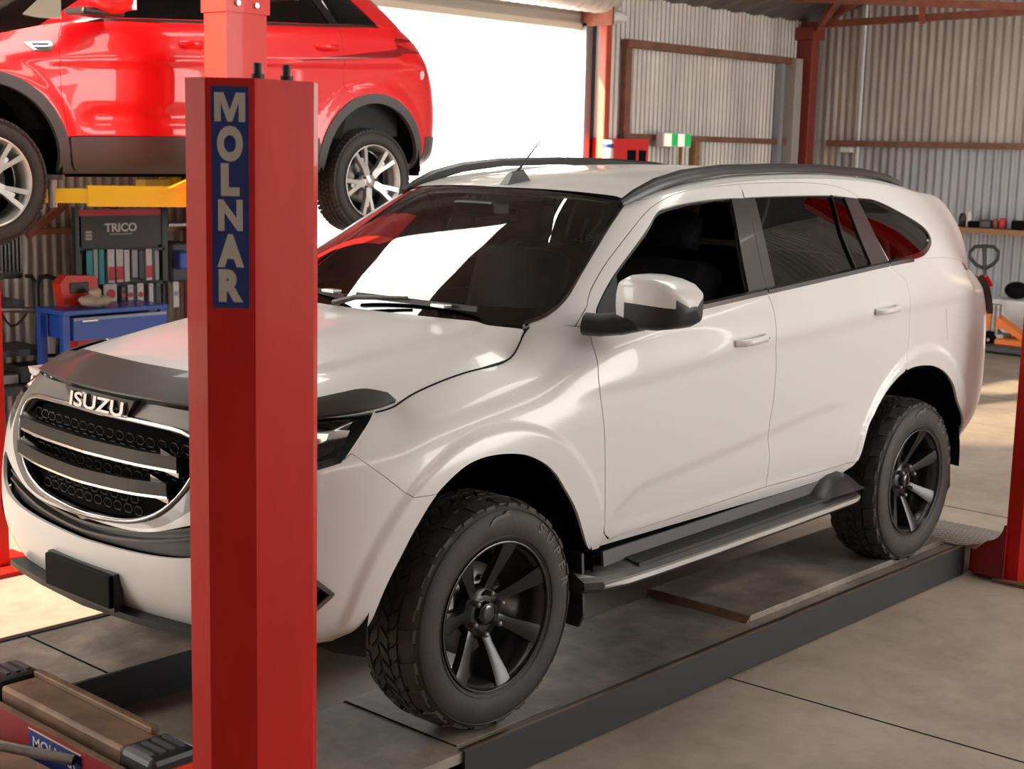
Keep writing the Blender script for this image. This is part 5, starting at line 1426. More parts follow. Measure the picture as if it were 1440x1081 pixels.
# red cabinet
c0 = at(862, 196, y=YW-.35); c1 = at(912, 222, y=YW-.35)
cb = thing('red_cabinet', ((c0[0]+c1[0])/2, YW-.2, ZF), 'red metal cabinet with two dark windows, under the girt past the roller door', 'cabinet')
build('cabinet_body', MB().box((c0[0], YW-.35, .6), (c1[0], YW-.08, c0[2]+.01), bev=.01), mat('bright_red_cabinet', (.78, .03, .03), .4), cb)
Lc = c1[0]-c0[0]
for a, b in ((.40, .64), (.72, .92)):
    build('cabinet_window', MB().box((c0[0]+Lc*a, YW-.353, 1.3), (c0[0]+Lc*b, YW-.348, c0[2]-.10)), 'dark', cb)
p = at(855, 208, y=YW-.38)
SHZ = at(836, 222, y=YW-.4)[2]-.119
bt = thing('spray_can', (p[0], YW-.38, SHZ), 'white and blue can standing beside the red cabinet', 'can')
build('can_body', MB().lathe([(.001, SHZ), (.055, SHZ), (.055, p[2]+.06), (.04, p[2]+.08), (.001, p[2]+.08)], (p[0], YW-.38, 0), 'z', 20), 'card', bt)
build('can_band', MB().lathe([(.056, p[2]+.0), (.056, p[2]+.04)], (p[0], YW-.38, 0), 'z', 20), 'decal', bt)
q = at(836, 222, y=YW-.4)
build('wall_shelf', MB().box((q[0]-.2, YW-.48, q[2]-.16), (c1[0], YW-.1, q[2]-.12)), 'timber', None, 'timber shelf carrying the can beside the red cabinet', 'shelf')
# right wall shelf with clutter
s0 = at(1345, 320, x=XW-.35); s1 = at(1436, 320, x=XW-.35)
build('wall_shelf', MB().box((XW-.40, s1[1]-.6, s0[2]-.05), (XW-.03, s0[1]+.1, s0[2]+.01)), 'timber', None, 'long timber shelf on the blue-grey right wall', 'shelf')
items = [(1351, .08, .15, 'duct', 'dark jar at the near end of the timber shelf on the right wall'), (1360, .06, .18, 'whitepl', 'pale bottle on the timber wall shelf beside the dark jar'), (1371, .15, .07, 'dark', 'low dark box on the timber wall shelf beside the pale bottle'),
         (1387, .13, .09, 'duct', 'dark tool case in the middle of the timber wall shelf'), (1398, .07, .11, 'rust', 'rusty tin on the timber wall shelf'), (1408, .08, .12, 'cardpink', 'pink tub on the timber wall shelf'), (1432, .14, .10, 'dark', 'dark box at the far right of the timber wall shelf')]
for px, w, h, mt_, lb in items:
    y = at(px, 318, x=XW-.3)[1]
    mm = MB().box((XW-.34, y-w/2, s0[2]+.011), (XW-.20, y+w/2, s0[2]+.011+h), bev=.012) if w > .12 else MB().lathe([(.001, 0), (w/2, 0), (w/2, h*.75), (w/3, h*.85), (w/3, h), (.001, h)], (XW-.27, y, s0[2]+.011), 'z', 16)
    build('shelf_item', mm, mt_, None, lb, 'shelf item', 'clutter on the right wall shelf')
# pallet truck
X = 12.0
P = lambda px, py, x=X: at(px, py, x=x)
pt = thing('pallet_truck', (X, P(1410, 480)[1], ZF), 'orange hand pallet truck with dark loop handle against the right wall', 'pallet truck')
hb = [P(1384, 378), P(1372, 372), P(1364, 362), P(1364, 354), P(1371, 347), P(1386, 346), P(1397, 347), P(1404, 354), P(1403, 364), P(1397, 371), P(1385, 378)]
build('loop_handle', MB().tube([tuple(p) for p in hb], .020, 8), 'duct', pt)
build('handle_shaft', MB().tube([tuple(P(1384, 347)), tuple(P(1385, 380)), tuple(P(1388, 440, 11.9))], .022, 8), 'duct', pt)
og = [P(1390, 436, 11.9), P(1403, 438, 11.9), P(1430, 474, 11.6), P(1427, 480, 11.6), P(1412, 462, 11.8), P(1396, 462, 11.9)]
build('hydraulic_frame', MB().prism([(p[1], p[2]) for p in og], 'x', 11.75, 11.9), 'orange', pt, recalc=True)
yb = P(1405, 480, 11.7)
build('fork', MB().box((11.55, P(1440, 480)[1]-1.0, yb[2]-.03), (11.72, P(1406, 480, 11.7)[1], yb[2]+.04), bev=.01), 'orange', pt)
build('fork', MB().box((11.90, P(1440, 480)[1]-1.0, yb[2]-.03), (12.07, P(1406, 480, 11.7)[1], yb[2]+.04), bev=.01), 'orange', pt)
build('pump', MB().cyl((11.8, P(1398, 470, 11.8)[1], ZF+.16), (11.8, P(1398, 470, 11.8)[1], .33), .06, 14), 'steel', pt)
for dx in (-.08, .08): build('steer_wheel', MB().lathe([(.02, -.03), (.095, -.03), (.095, .03), (.02, .03)], (11.8+dx, P(1395, 478, 11.8)[1], ZF+.095), 'x', 22), 'dark', pt)
build('axle_block', MB().box((11.7, P(1402, 470, 11.8)[1]-.12, ZF+.06), (11.9, P(1388, 470, 11.8)[1], ZF+.17), bev=.01), 'steel', pt)
bx = [at(1400, 418, x=12.3), at(1441, 455, x=12.3)]
build('white_tub', MB().box((12.15, bx[1][1]-.35, bx[1][2]-.30), (12.45, bx[0][1], bx[0][2]), bev=.03), 'whitepl', None, 'white plastic tub behind the orange pallet truck', 'tub')
build('storage_crate', MB().box((12.15, bx[1][1]-.35, ZF), (12.45, bx[0][1]+.02, bx[1][2]-.301), bev=.01), 'duct', None, 'dark crate under the white tub behind the pallet truck', 'crate')
bk = at(1427, 412, x=12.3)
build('black_bag', MB().ball((12.30, bk[1]-.02, bx[0][2]+.098), .12, 10, sc=(1, 1.1, .8)), 'dark', None, 'small black bag on top of the white tub', 'bag')
build('low_trolley', MB().box((11.3, P(1440, 487, 11.4)[1]-.6, ZF+.02), (11.55, P(1384, 487, 11.4)[1], ZF+.08), bev=.01), 'duct', None, 'low flat dark trolley on the floor in front of the pallet truck', 'trolley')

# ================================================================== red car up on the two-post lift
RO = np.array([.51, 4.12, 1.29]); HW = .92
RWd = [.845, .885, .905, .915, .92, .918, .910, .893, .862]
RWf = [.845, .885, .905, .915, .92, .912, .885, .83, .77]
RX0 = [-.80, -.86, -.90, -.91, -.91, -.90, -.88, -.84, -.76]
RX1 = [3.40, 3.52, 3.55, 3.55, 3.53, 3.49, 3.42, 3.34, 3.26]
def rrows():
    rows = []
    for i, (fx, fy) in enumerate(FT):
        zb = .36+.03*(i/6); zt = itp(i, [0, 6], [.90, 1.0])
        rows.append([(RX0[k]+fx, -fy*RWf[k], zb+(zt-zb)*FR[k]) for k in range(9)])
    for x in [-.25, 0, .25, .5, .75, 1.0, 1.3, 1.6, 1.9, 2.2, 2.45, 2.69, 2.88]:
        t = smooth((x-.2)/.5); zt = itp(x, [-.25, .1, .4, .6, 1.2, 2.3, 2.88], [1.02, 1.10, 1.18, 1.215, 1.25, 1.31, 1.34])
        rows.append([(x, -lerp(RWf[k], RWd[k], t), .39+(zt-.39)*FR[k]) for k in range(9)])
    for i, (fx, fy) in enumerate(RT):
        rows.append([(RX1[k]-fx, -fy*RWd[k], .42+(1.35-.42)*FR[k]) for k in range(9)])
    return [[(p[0]+RO[0], p[1], p[2]+RO[2]) for p in r] for r in rows]
def red_fx(q, u, v):
    q = q.copy(); ss = lambda t: np.clip(t, 0, 1)**2*(3-2*np.clip(t, 0, 1))
    x, z = q[:, 0]-RO[0], q[:, 2]-RO[2]; side_ = ss((np.abs(q[:, 1])-.75)/.08)
    cz = np.interp(x, [0, .5, 2.9], [.98, 1.0, 1.12]); d = .014*ss((z-cz+.05)/.05)*ss((cz+.12-z)/.12)*ss((x-.1)/.4)
    lz = np.interp(x, [.5, 2.2], [.66, .72]); m = ss((x-.5)/.15)*ss((2.3-x)/.3); d -= .018*m*ss((lz+.12-z)/.10)*ss((z-lz+.06)/.10)
    for cx in (0, 2.69):
        r = np.hypot(x-cx, z-.46); d += .014*ss((.55-r)/.09)
    q[:, 1] += np.sign(q[:, 1])*d*side_; return q
RB = Surf(rrows(), mir0=True, mir1=True, fx=red_fx).orient((0, -1, 0))
yoff = (0, RO[1], 0)
rGB = [(.16, 0, 1.12), (.20, .35, 1.12), (.30, .58, 1.13), (.40, .74, 1.16), (.52, .83, 1.19), (.75, .855, 1.225), (1.1, .86, 1.245), (1.5, .862, 1.268), (1.9, .862, 1.29), (2.3, .862, 1.31), (2.6, .86, 1.33), (2.9, .83, 1.34), (3.08, .74, 1.34), (3.16, .5, 1.34), (3.18, .25, 1.34), (3.19, 0, 1.34)]
rGT = [(1.02, 0, 1.60), (1.03, .3, 1.595), (1.07, .46, 1.585), (1.12, .54, 1.575), (1.18, .58, 1.585), (1.28, .605, 1.60), (1.42, .615, 1.615), (1.62, .62, 1.625), (1.9, .62, 1.63), (2.2, .615, 1.625), (2.5, .605, 1.61), (2.78, .585, 1.59), (2.92, .54, 1.58), (2.98, .4, 1.585), (3.0, .2, 1.59), (3.0, 0, 1.592)]
RG = Surf([[tuple(np.array((a[0], -a[1], a[2]))+(np.array((b[0], -b[1], b[2]))-np.array((a[0], -a[1], a[2])))*t+np.array([RO[0], -bl, RO[2]])) for t, bl in ((0, 0), (.3, .012), (.6, .014), (.85, .008), (1, 0))] for a, b in zip(rGB, rGT)], mir0=True, mir1=True).orient((0, -1, .2))
def mv(m): return m.moved((0, RO[1], 0))
red = thing('sport_utility_vehicle', (RO[0]+1.3, RO[1], RO[2]+.15), 'red five-door car raised high on the two-post lift in front of the bright doorway', 'car')
def rpart(name, m, mats, parent=None, label=None, two=True, **k):
    a = build(name, mv(m), mats, parent or red, label, **k)
    b = build(name, mv(m.mirrored()), mats, parent or red, label, **k) if two else None
    return a, b
rC = lambda pts, sm=True, n=5: RB.curve(pts, off=yoff, n=n, sm=sm)
def RW(x, z, y=-.9): return ('w', x+RO[0], y, z+RO[2])
def arc_uv(cx, cz, r, a0, a1, n=24, ez=1.0): return np.array([RB.pick(RW(cx+r*math.cos(math.radians(a0+(a1-a0)*k/n)), cz+ez*r*math.sin(math.radians(a0+(a1-a0)*k/n)))) for k in range(n+1)])
AZ = .44
fo = arc_uv(0, AZ, .41, 185, -5); fo2 = arc_uv(0, AZ, .47, 178, 2); ro1 = arc_uv(2.69, AZ, .41, 185, -5); ro2 = arc_uv(2.69, AZ, .47, 178, 2)
g_fd = rC([(86, 0), (82, 63), (86, 126), (94, 176), (97, 192)])
g_fd[0, 1] = 8
uM = RB.pick(RW(1.42, 1.0))[0]; uR = RB.pick(RW(2.42, 1.2))[0]; vC = RB.pick(RW(1.2, .60))[1]
vq = lambda a, b, v, n=30: np.array([[lerp(a, b, k/n), v] for k in range(n+1)])
uf = fo2[-1][0]; ur0 = ro2[0][0]; ur1 = ro2[-1][0]
rf = cat(vq(0, g_fd[0][0], 8), g_fd[1:], UV(g_fd[-1][0], vC), UV(uf, vC), fo2[::-1][1:], UV(fo2[0][0]-.3, 2.0), UV(0, 2.0))
rpart('front_wing', patch(RB, rf, gap=0), 'redpaint')
rd_ = cat(g_fd, vq(g_fd[-1][0], uM, vC)[1:], vq(uM, g_fd[0][0], 8)[0:-1][0:])
rd_ = cat(g_fd, UV(uM, vC), UV(uM, 8))
d1, d1b = rpart('front_door', patch(RB, rd_, gap=.0025), 'redpaint')
rr_ = cat(UV(uM, 8), UV(uM, vC), UV(ur0, vC), ro2[1:10], UV(uR, RB.pick(RW(2.45, .95))[1]), UV(uR, 8))
d2, d2b = rpart('rear_door', patch(RB, rr_, gap=.0025), 'redpaint')
rq = cat(UV(uR, 8), UV(uR, RB.pick(RW(2.45, .95))[1]), ro2[9:], UV(ur1+.1, vC), UV(RB.nu-1, vC), UV(RB.nu-1, 8))
rq1, rq2 = rpart('quarter_panel', patch(RB, rq, gap=0), 'redpaint')
# dark cladding: sill and arch lips
cl = cat(UV(uf, vC), vq(uf, ur0, vC)[1:], UV(ro1[0][0], ro1[0][1]), UV(ro1[0][0], 0), UV(fo[-1][0], 0), UV(fo[-1][0], fo[-1][1]))
rpart('sill_cladding', patch(RB, cl, off=.004, thick=.02), 'steelgrey')
for a, b in ((fo, fo2), (ro1, ro2)):
    rpart('arch_cladding', patch(RB, cat(b, a[::-1]), off=.008, thick=.03), 'steelgrey')
rpart('rear_bumper', patch(RB, cat(UV(ro1[-1][0], ro1[-1][1]), UV(ur1+.1, vC), UV(RB.nu-1, vC), UV(RB.nu-1, 0), UV(ro1[-1][0], 0)), off=.004, thick=.02), 'steelgrey')
rpart('front_bumper', patch(RB, cat(UV(0, 0), UV(fo[0][0], 0), UV(fo[0][0], fo[0][1]), fo2[:2], UV(fo2[0][0]-.3, 2.0), UV(0, 2.0)), off=.004, thick=.02), 'steelgrey')
RE = RG.nu-1
# greenhouse: dark glass with red frames
gp_ = lambda x, v: RG.pick(('w', x+RO[0], -.8, 1.4+RO[2]))[0]
side_glass = cat(UV(4.6, .15), UV(10.6, .15), UV(10.4, 2.6), UV(9.8, 3.3), UV(5.3, 3.3))
qwin = RG.curve([(466, 3), (518, 2), (512, 23), (476, 26)], off=yoff, sm=False)
qwin[:2, 1] = 2.6
rg1 = patch(RG, side_glass, holes=[qwin], off=-.003, thick=0)
rpart('side_window', rg1, 'glassd')
rpart('quarter_glass', patch(RG, qwin, off=-.002, thick=0), glass('pale_blue_glass', (.55, .85, .9)))
cg = strip(RB, None, .007, .006, uv=rC([(97, 193), (99, 215), (101, 231), (105, 239)]), off=.004); rpart('cladding_gap', cg, 'seal')
frame_ = patch(RG, cat(UV(2.8, 0), UV(RE-1.5, 0), UV(RE-1.5, 4), UV(2.8, 4)), holes=[side_glass], thick=.015)
rpart('cabin_frame', frame_, 'redpaint')
rpart('windscreen', patch(RG, cat(UV(0, .1), UV(2.8, .1), UV(2.8, 3.9), UV(0, 3.9)), thick=0), 'glassw')
rpart('rear_window', patch(RG, cat(UV(RE-1.5, .1), UV(RE, .1), UV(RE, 3.9), UV(RE-1.5, 3.9)), thick=0), 'glassd')
qt = patch(RG, RG.curve([(32, 20), (60, -6), (86, -6), (87, 26), (60, 25)], off=yoff, sm=False), off=.004, thick=.01)
rpart('quarter_glass_reflection', qt, 'grey')  # grey patch paints the reflection in the front quarter glass
for u in (7.0, 9.3):
    rpart('window_pillar', patch(RG, cat(UV(u-.12, .15), UV(u+.12, .15), UV(u+.08, 3.3), UV(u-.16, 3.3)), off=.002, thick=.01, du=.2), 'blkgloss')
mo = strip(RG, [('uv', u, .02) for u in np.linspace(3.2, 10.7, 30)], .018, .006); rpart('window_moulding', mo, 'dchrome')
rr = Surf([[(lerp(p[0], xc, t)+RO[0], -p[1]*(1-t), lerp(p[2], zc, gg)+RO[2]) for t, gg in ((0, 0), (.2, .6), (.5, .88), (1, 1))] for p, (xc, zc) in zip(rGT[3:13], [(1.02, 1.60), (1.1, 1.625), (1.25, 1.65), (1.4, 1.665), (1.62, 1.68), (1.9, 1.685), (2.2, 1.68), (2.5, 1.665), (2.8, 1.63), (3.0, 1.592)])], vmir=True).orient((0, 0, 1))
m = patch(rr, cat(UV(0, 0), UV(rr.nu-1, 0), UV(rr.nu-1, 3), UV(0, 3)), thick=0, du=.2); build('roof', mv(m.join(m.mirrored())), 'redpaint', red)
hr = Surf([[(cx+(e[0]-cx)*(1-t)**2+RO[0], -e[1]*(1-t), lerp(e[2], cz, gg)+RO[2]) for t, gg in ((0, 0), (.2, .6), (.5, .88), (1, 1))] for e, (cx, cz) in zip([(-.55, .66, .93), (-.38, .75, .97), (-.2, .77, 1.02), (.1, .775, 1.09), (.28, .77, 1.13), (.4, .76, 1.155)], [(-.76, .92), (-.6, .99), (-.4, 1.04), (-.1, 1.09), (.08, 1.11), (.2, 1.12)])], vmir=True).orient((0, 0, 1))
m = patch(hr, cat(UV(0, 0), UV(hr.nu-1, 0), UV(hr.nu-1, 3), UV(0, 3)), thick=0, du=.2); build('bonnet', mv(m.join(m.mirrored())), 'redpaint', red)
# belly, liners, exhaust
bel = MB().box((RO[0]-.7, RO[1]-.80, RO[2]+.38), (RO[0]-.42, RO[1]+.80, RO[2]+.75)).box((RO[0]+.42, RO[1]-.82, RO[2]+.38), (RO[0]+2.26, RO[1]+.82, RO[2]+.62))
build('underbody', bel.box((RO[0]+3.12, RO[1]-.62, RO[2]+.40), (RO[0]+3.4, RO[1]+.62, RO[2]+.9)).box((RO[0]-.45, RO[1]-.55, RO[2]+.36), (RO[0]+3.2, RO[1]+.55, RO[2]+.9)), 'dark', red)
for cx in (0, 2.69):
    vs = []; n = 24; R = .46
    for k in range(n+1):
        a = math.radians(-8+196*k/n)
        for y, r in ((-.90, R-.03), (-.80, R), (-.56, R), (-.50, R-.1)): vs.append((cx+RO[0]+math.cos(a)*r, y, RO[2]+AZ+math.sin(a)*min(r, .46)))
    m = MB().add(vs, [(k*4+j, k*4+j+1, k*4+5+j, k*4+4+j) for k in range(n) for j in range(3)], 0, True)
    rpart('wheel_arch_liner', m, 'liner')
# mirror, handles, vent, lamp
for i, s in enumerate((-1, 1)):
    p = at(130, 5, y=RO[1]-1.02); y = RO[1]+s*1.0
    mm = MB().ball((p[0]+.10, RO[1]+s*1.03, p[2]+.03), .13, 12, sc=(1.05, .85, .62)); mo_ = build('door_mirror', mm, 'redpaint', red)
    build('mirror_base', MB().box((p[0]-.08, RO[1]+s*.86, p[2]-.06), (p[0]+.18, RO[1]+s*1.06, p[2]-.02), bev=.015), 'blk', mo_)
    build('mirror_lens', MB().box((p[0]+.19, RO[1]+s*.96, p[2]-.02), (p[0]+.225, RO[1]+s*1.10, p[2]+.08), bev=.005), 'silver', mo_)
for (px, py), D_ in (((272, 62), d1), ((460, 66), d2)):
    u, v = RB.pick((px, py), yoff); p = RB.ev([u], [v])[0]+np.array([0, RO[1], 0])
    build('door_handle', MB().tube([tuple(p+np.array([t, -d, 0])) for t, d in ((-.09, .0), (-.07, .03), (0, .036), (.06, .03), (.09, .0))], 1, 10, flat=(.016, .012)), 'redpaint', D_)
vt = patch(RB, rC([(33, 60), (70, 58), (75, 65), (70, 72), (48, 72)], sm=False), off=.004, gap=0, thick=.01, du=.2); vo, _ = rpart('wing_vent', vt, 'chrome', None, 'chrome wing vent')
m = patch(RB, rC([(44, 61), (68, 61), (68, 64), (46, 64)], sm=False), off=.006, thick=.002, du=.3); build('vent_slot', mv(m), 'blk', vo)
m = patch(RB, rC([(46, 66.5), (68, 66), (67, 69.5), (52, 69.5)], sm=False), off=.006, thick=.002, du=.3); build('vent_slot', mv(m), 'blk', vo)
lampm = patch(RB, rC([(553, 57), (578, 58), (596, 67), (600, 76), (588, 76), (570, 68)], sm=False), off=.006, thick=.01, du=.2); rpart('tail_lamp', lampm, mat('dark_red_lamp', (.32, .008, .014), .12, 0, .8))
refm = patch(RB, rC([(590, 103), (594, 99), (596, 104), (594, 112), (591, 112)], sm=False), off=.006, thick=.01, du=.3); rpart('rear_reflector', refm, 'whitepl')
def red_wheel(cx):
    c = (RO[0]+cx, RO[2]+.345)
    yo = RO[1]-.915
    t = wheel_parts(c[0], c[1], yo, red, R=.345, W=.235, lip=.240, style='road', blocks=64, letters=False)
    m = MB().lathe([(.237, .018), (.240, .006), (.2385, .003), (.232, .003), (.229, .010), (.222, .022), (.212, .05), (.208, .12), (.21, .20)], (c[0], yo, c[1]), 'y', 64)
    build('rim', m, 'silver', t, 'silver alloy rim')
    sp = MB()
    def bar(a0, r0, a1, r1, w0, w1, h0, h1):
        A = (r0*math.cos(a0), r0*math.sin(a0)); Bp = (r1*math.cos(a1), r1*math.sin(a1)); d = np.array([Bp[0]-A[0], Bp[1]-A[1]]); d /= np.linalg.norm(d); n = np.array([-d[1], d[0]])
        V = []
        for P_, w, h in ((A, w0, h0), (Bp, w1, h1)):
            for t_, dh in ((-1, .03), (-.85, 0), (.85, 0), (1, .03)): V.append((c[0]+P_[0]+n[0]*w*t_, yo+h+dh, c[1]+P_[1]+n[1]*w*t_))
        sp.add(V, [(0, 1, 5, 4), (1, 2, 6, 5), (2, 3, 7, 6), (3, 0, 4, 7)])
    for k in range(5):
        a = math.radians(46+72*k)
        bar(a, .03, a, .135, .028, .030, .040, .028)
        for s in (-1, 1): bar(a+s*.12, .10, a+s*.20, .236, .013, .017, .032, .008)
        bar(a, .12, a, .17, .028, .010, .036, .034)
    sp.lathe([(.001, .030), (.028, .030), (.032, .036), (.045, .038), (.062, .046), (.066, .09)], (c[0], yo, c[1]), 'y', 40)
    build('spokes', sp, 'silver', t, 'five split silver spokes', recalc=True)
    for k in range(5):
        a = math.radians(10+72*k); build('lug_nut', MB().lathe([(.001, .030), (.008, .031), (.010, .037), (.010, .05)], (c[0]+.05*math.cos(a), yo, c[1]+.05*math.sin(a)), 'y', 12), 'duct', t)
    build('brake_disc', MB().lathe([(.05, .12), (.145, .12), (.145, .14), (.05, .14)], (c[0], yo, c[1]), 'y', 40), 'steel', t)
    build('wheel_barrel', MB().lathe([(.205, .13), (.01, .14)], (c[0], yo, c[1]), 'y', 32), 'dark', t)
    return t
for cx in (0, 2.69):
    t = red_wheel(cx)
    def mt2(o, parent):
        c = o.copy(); COL.objects.link(c); me = o.data.copy(); c.data = me
        for v in me.vertices: v.co.y = -v.co.y
        me.flip_normals(); me.update(); c.parent = parent
        for ch in list(o.children): mt2(ch, c)
    mt2(t, red)
build('cabin_lining', MB().box((RO[0]+.5, RO[1]-.80, RO[2]+.64), (RO[0]+3.0, RO[1]+.80, RO[2]+1.12)), 'int', red)
build('inner_panel', mv(patch(RB, cat(UV(6, 7.9), UV(uR+1, 7.9), UV(uR, vC), UV(uf, vC), UV(uf-1.2, 6)), off=-.02, thick=0, du=.3, dv=.5)), 'seal', red)
# two-post lift
yp = 2.66
lf = thing('two_post_lift', (1.78, 3.9, ZF), 'bright red and yellow two-post lift holding up the red car', 'car lift')
xl = at(318, 60, y=yp)[0]; xr = at(375, 60, y=yp)[0]
for s, y0 in ((1, yp), (-1, 5.40)):
    if s < 0: xl, xr = xl+1.65, xr+1.65
    pz = at(330, 17, y=yp)[2]
    build('lift_column', MB().prism([(xl, y0), (xr, y0), (xr, y0+s*.20), (xr-.03, y0+s*.20), (xr-.03, y0+s*.03), (xl+.03, y0+s*.03), (xl+.03, y0+s*.20), (xl, y0+s*.20)], 'z', ZF, 3.4 if s > 0 else 3.3), 'brightred', lf, recalc=True)
    hd = build('column_head', MB().box((xl-.012, y0-s*.015, pz), (xr+.012, y0+s*.21, 3.42 if s > 0 else 3.32)), 'brightred', lf)
    if s > 0:
        for px, py in ((334, 4), (360, 8)):
            p = at(px, py, y=yp-.017); build('column_bolt', MB().cyl((p[0], yp-.03, p[2]), (p[0], yp-.01, p[2]), .016, 6), 'silver', hd)
    build('carriage', MB().box((xl+.035, y0+s*.12, RO[2]+.05), (xr-.035, y0+s*.27, RO[2]+1.0 if False else RO[2]+.38)), 'yellow', lf)
    zc = RO[2]+.27
    for d in (-1, 1):
        a = np.array([(xl+xr)/2+d*.06, y0+s*.24, zc]); b_ = a+np.array([d*.62, s*.30, 0]); c_ = a+np.array([d*.92, s*.44, 0])
        arm = build('swing_arm', MB().sweep([tuple(a), tuple(b_)], [(-.055, -.058), (.055, -.058), (.055, .055), (-.055, .055)]), 'yellow', lf, recalc=True)
        build('arm_extension', MB().sweep([tuple(b_-(b_-a)*.1+np.array([0, 0, .0])), tuple(c_)], [(-.04, -.04), (.04, -.04), (.04, .038), (-.04, .038)]), 'yellow', arm, recalc=True)
        build('arm_gusset', MB().prism([(a[0]+d*.02, zc+.05), (a[0]+d*.30, zc+.05), (a[0]+d*.10, zc+.125), (a[0]+d*.02, zc+.125)], 'y', a[1]-.02, a[1]+.02), 'yellow', arm, recalc=True)
        build('pad_rod', MB().cyl((c_[0]-d*.12, c_[1]-s*.075, zc-.065), (c_[0]-d*.12, c_[1]-s*.075, zc+.10), .030, 16), 'steel', arm)
        build('lift_pad', MB().cyl((c_[0]-d*.12, c_[1]-s*.04, zc+.085), (c_[0]-d*.12, c_[1]-s*.04, zc+.112), .09, 20), 'rubber', arm)
    build('column_foot', MB().box((xl-.15, y0-s*.05, ZF), (xr+.15, y0+s*.25, ZF+.02)), 'brightred', lf)

# ================================================================== tools along the back wall
YB = 5.15
def A(px, py, y=YB): return at(px, py, y=y)
def rect(px0, py0, px1, py1, y=YB):
    a = A(px0, py1, y); b = A(px1, py0, y); m = A((px0+px1)/2, (py0+py1)/2, y)
    return a[0], A((px0+px1)/2, py1, y)[2], b[0], A((px0+px1)/2, py0, y)[2]
# display rack
x0, z0_, x1, z1_ = rect(112, 294, 226, 346)
dr_ = thing('display_rack', ((x0+x1)/2, YB+.05, ZF), 'black wiper display rack with a dark banner, above the blue bench', 'display rack')
bn = build('banner', MB().box((x0, YB, z0_), (x1, YB+.02, z1_)), 'banner', dr_, 'charcoal banner with white lettering')
build('banner_edge', MB().box((x0, YB-.003, z1_-.045), (x1, YB+.021, z1_)), 'bannerred', bn, 'red top edge of the banner')
lx0, lz0, lx1, lz1 = rect(147, 313, 192, 325)
m = MB(); text_on(m, 'TRICO', ((lx0+lx1)/2, YB-.002, lz0), (1, 0, 0), (0, 0, 1), (lz1-lz0)*.95, depth=.002, bold=.03, fit=lx1-lx0); build('banner_lettering', m, 'card', bn, 'white banner lettering')
for a, b in ((155, 329), ):
    ux0, uz0, ux1, uz1 = rect(154, 328, 186, 329.6); build('banner_underline', MB().box((ux0, YB-.002, uz0), (ux1, YB, uz1)), 'plastic_clear', bn)
ux0, uz0, ux1, uz1 = rect(120, 324, 129, 338)
for k in range(3): build('banner_badge', MB().box((ux0, YB-.002, uz0+(uz1-uz0)*(k/3+.03)), (ux1, YB, uz0+(uz1-uz0)*(k/3+.27))), 'plastic_clear', bn)
zb_ = A(170, 428)[2]
for xx in (x0-.03, x1+.01): build('rack_post', MB().box((xx, YB, ZF), (xx+.045, YB+.05, z1_+.02)), 'blk', dr_)
for zz in (z0_-.03, A(170, 400)[2]): build('rack_rail', MB().box((x0, YB+.0, zz-.01), (x1+.03, YB+.03, zz+.01)), 'blk', dr_)
build('rack_back', MB().box((x0, YB+.035, zb_-.05), (x1, YB+.045, z0_)), 'duct', dr_)
row1 = [(126, 9, 352, 396, 'teal', None, 'teal wiper pack hanging at the far left of the rack\'s upper row'), (134, 7, 350, 392, 'plastic_clear', None, 'grey wiper pack between the two teal packs'),
        (142.5, 8, 350, 400, 'teal', None, 'teal wiper pack just left of the first pink and white pack'), (156, 10, 350, 398, 'card', 'cardpink', 'white and pink wiper pack beside the right-hand teal pack'),
        (168, 10, 350, 397, 'card', 'cardpink', 'second white and pink wiper pack from the teal ones'), (178, 8, 351, 396, 'card', None, 'plain pale wiper pack in the upper row under the banner lettering'),
        (189, 9, 351, 390, 'plastic_clear', None, 'grey wiper pack in the middle of the upper row'), (198, 8, 351, 392, 'blk', None, 'black wiper pack left of the isolated red and white pack'),
        (209, 9, 350, 394, 'card', 'cardpink', 'isolated white pack with a red lower half at the right of the rack'), (220, 7, 352, 394, 'plastic_clear', None, 'grey wiper pack at the right end of the upper row')]
row2 = [(155, 19, 399, 431, 'card', 'cardpink', 'wide white pack with a red spot in the lower row, nearest the cloth'), (173, 8, 402, 431, 'duct', 'cardpink', 'dark pack with red in the lower row'),
        (183, 9, 400, 432, 'card', 'cardpink', 'slanting red and white pack in the middle of the lower row'), (197, 10, 398, 433, 'card', 'cardpink', 'tall white pack with a red tip in the lower row'),
        (212, 7, 398, 431, 'card', None, 'narrow plain white pack in the lower row'), (222, 9, 396, 432, 'blk', None, 'black pack hanging at the right end of the lower row'), (247, 9, 396, 432, 'card', 'plastic_clear', 'white pack hanging by itself just right of the display rack')]
for rw, (lst, yy) in enumerate(((row1, YB-.03), (row2, YB-.06))):
    for (px, w, pa, pb, c1_, c2_, lb) in lst:
        a0, za, a1, zb2 = rect(px-w/2, pa, px+w/2, pb, yy)
        t = thing('wiper_pack', ((a0+a1)/2, yy, za), lb, 'wiper pack', 'wiper packs on the display rack')
        build('pack_card', MB().box((a0+.004, yy-.008, za), (a1-.004, yy+.006, zb2), bev=.006), c1_, t)
        if c2_:
            h = zb2-za
            if rw: build('pack_print', MB().cyl(((a0+a1)/2, yy-.007, za+h*.55), ((a0+a1)/2, yy-.012, za+h*.55), min(.04, (a1-a0)*.32), 16), c2_, t)
            else: build('pack_print', MB().box((a0+.008, yy-.011, za+.02), (a1-.008, yy-.006, za+h*.48)), c2_, t)
        build('pack_hook', MB().cyl(((a0+a1)/2, yy-.01, zb2-.02), ((a0+a1)/2, YB-.002, zb2-.015), .005, 6), 'steel', t)
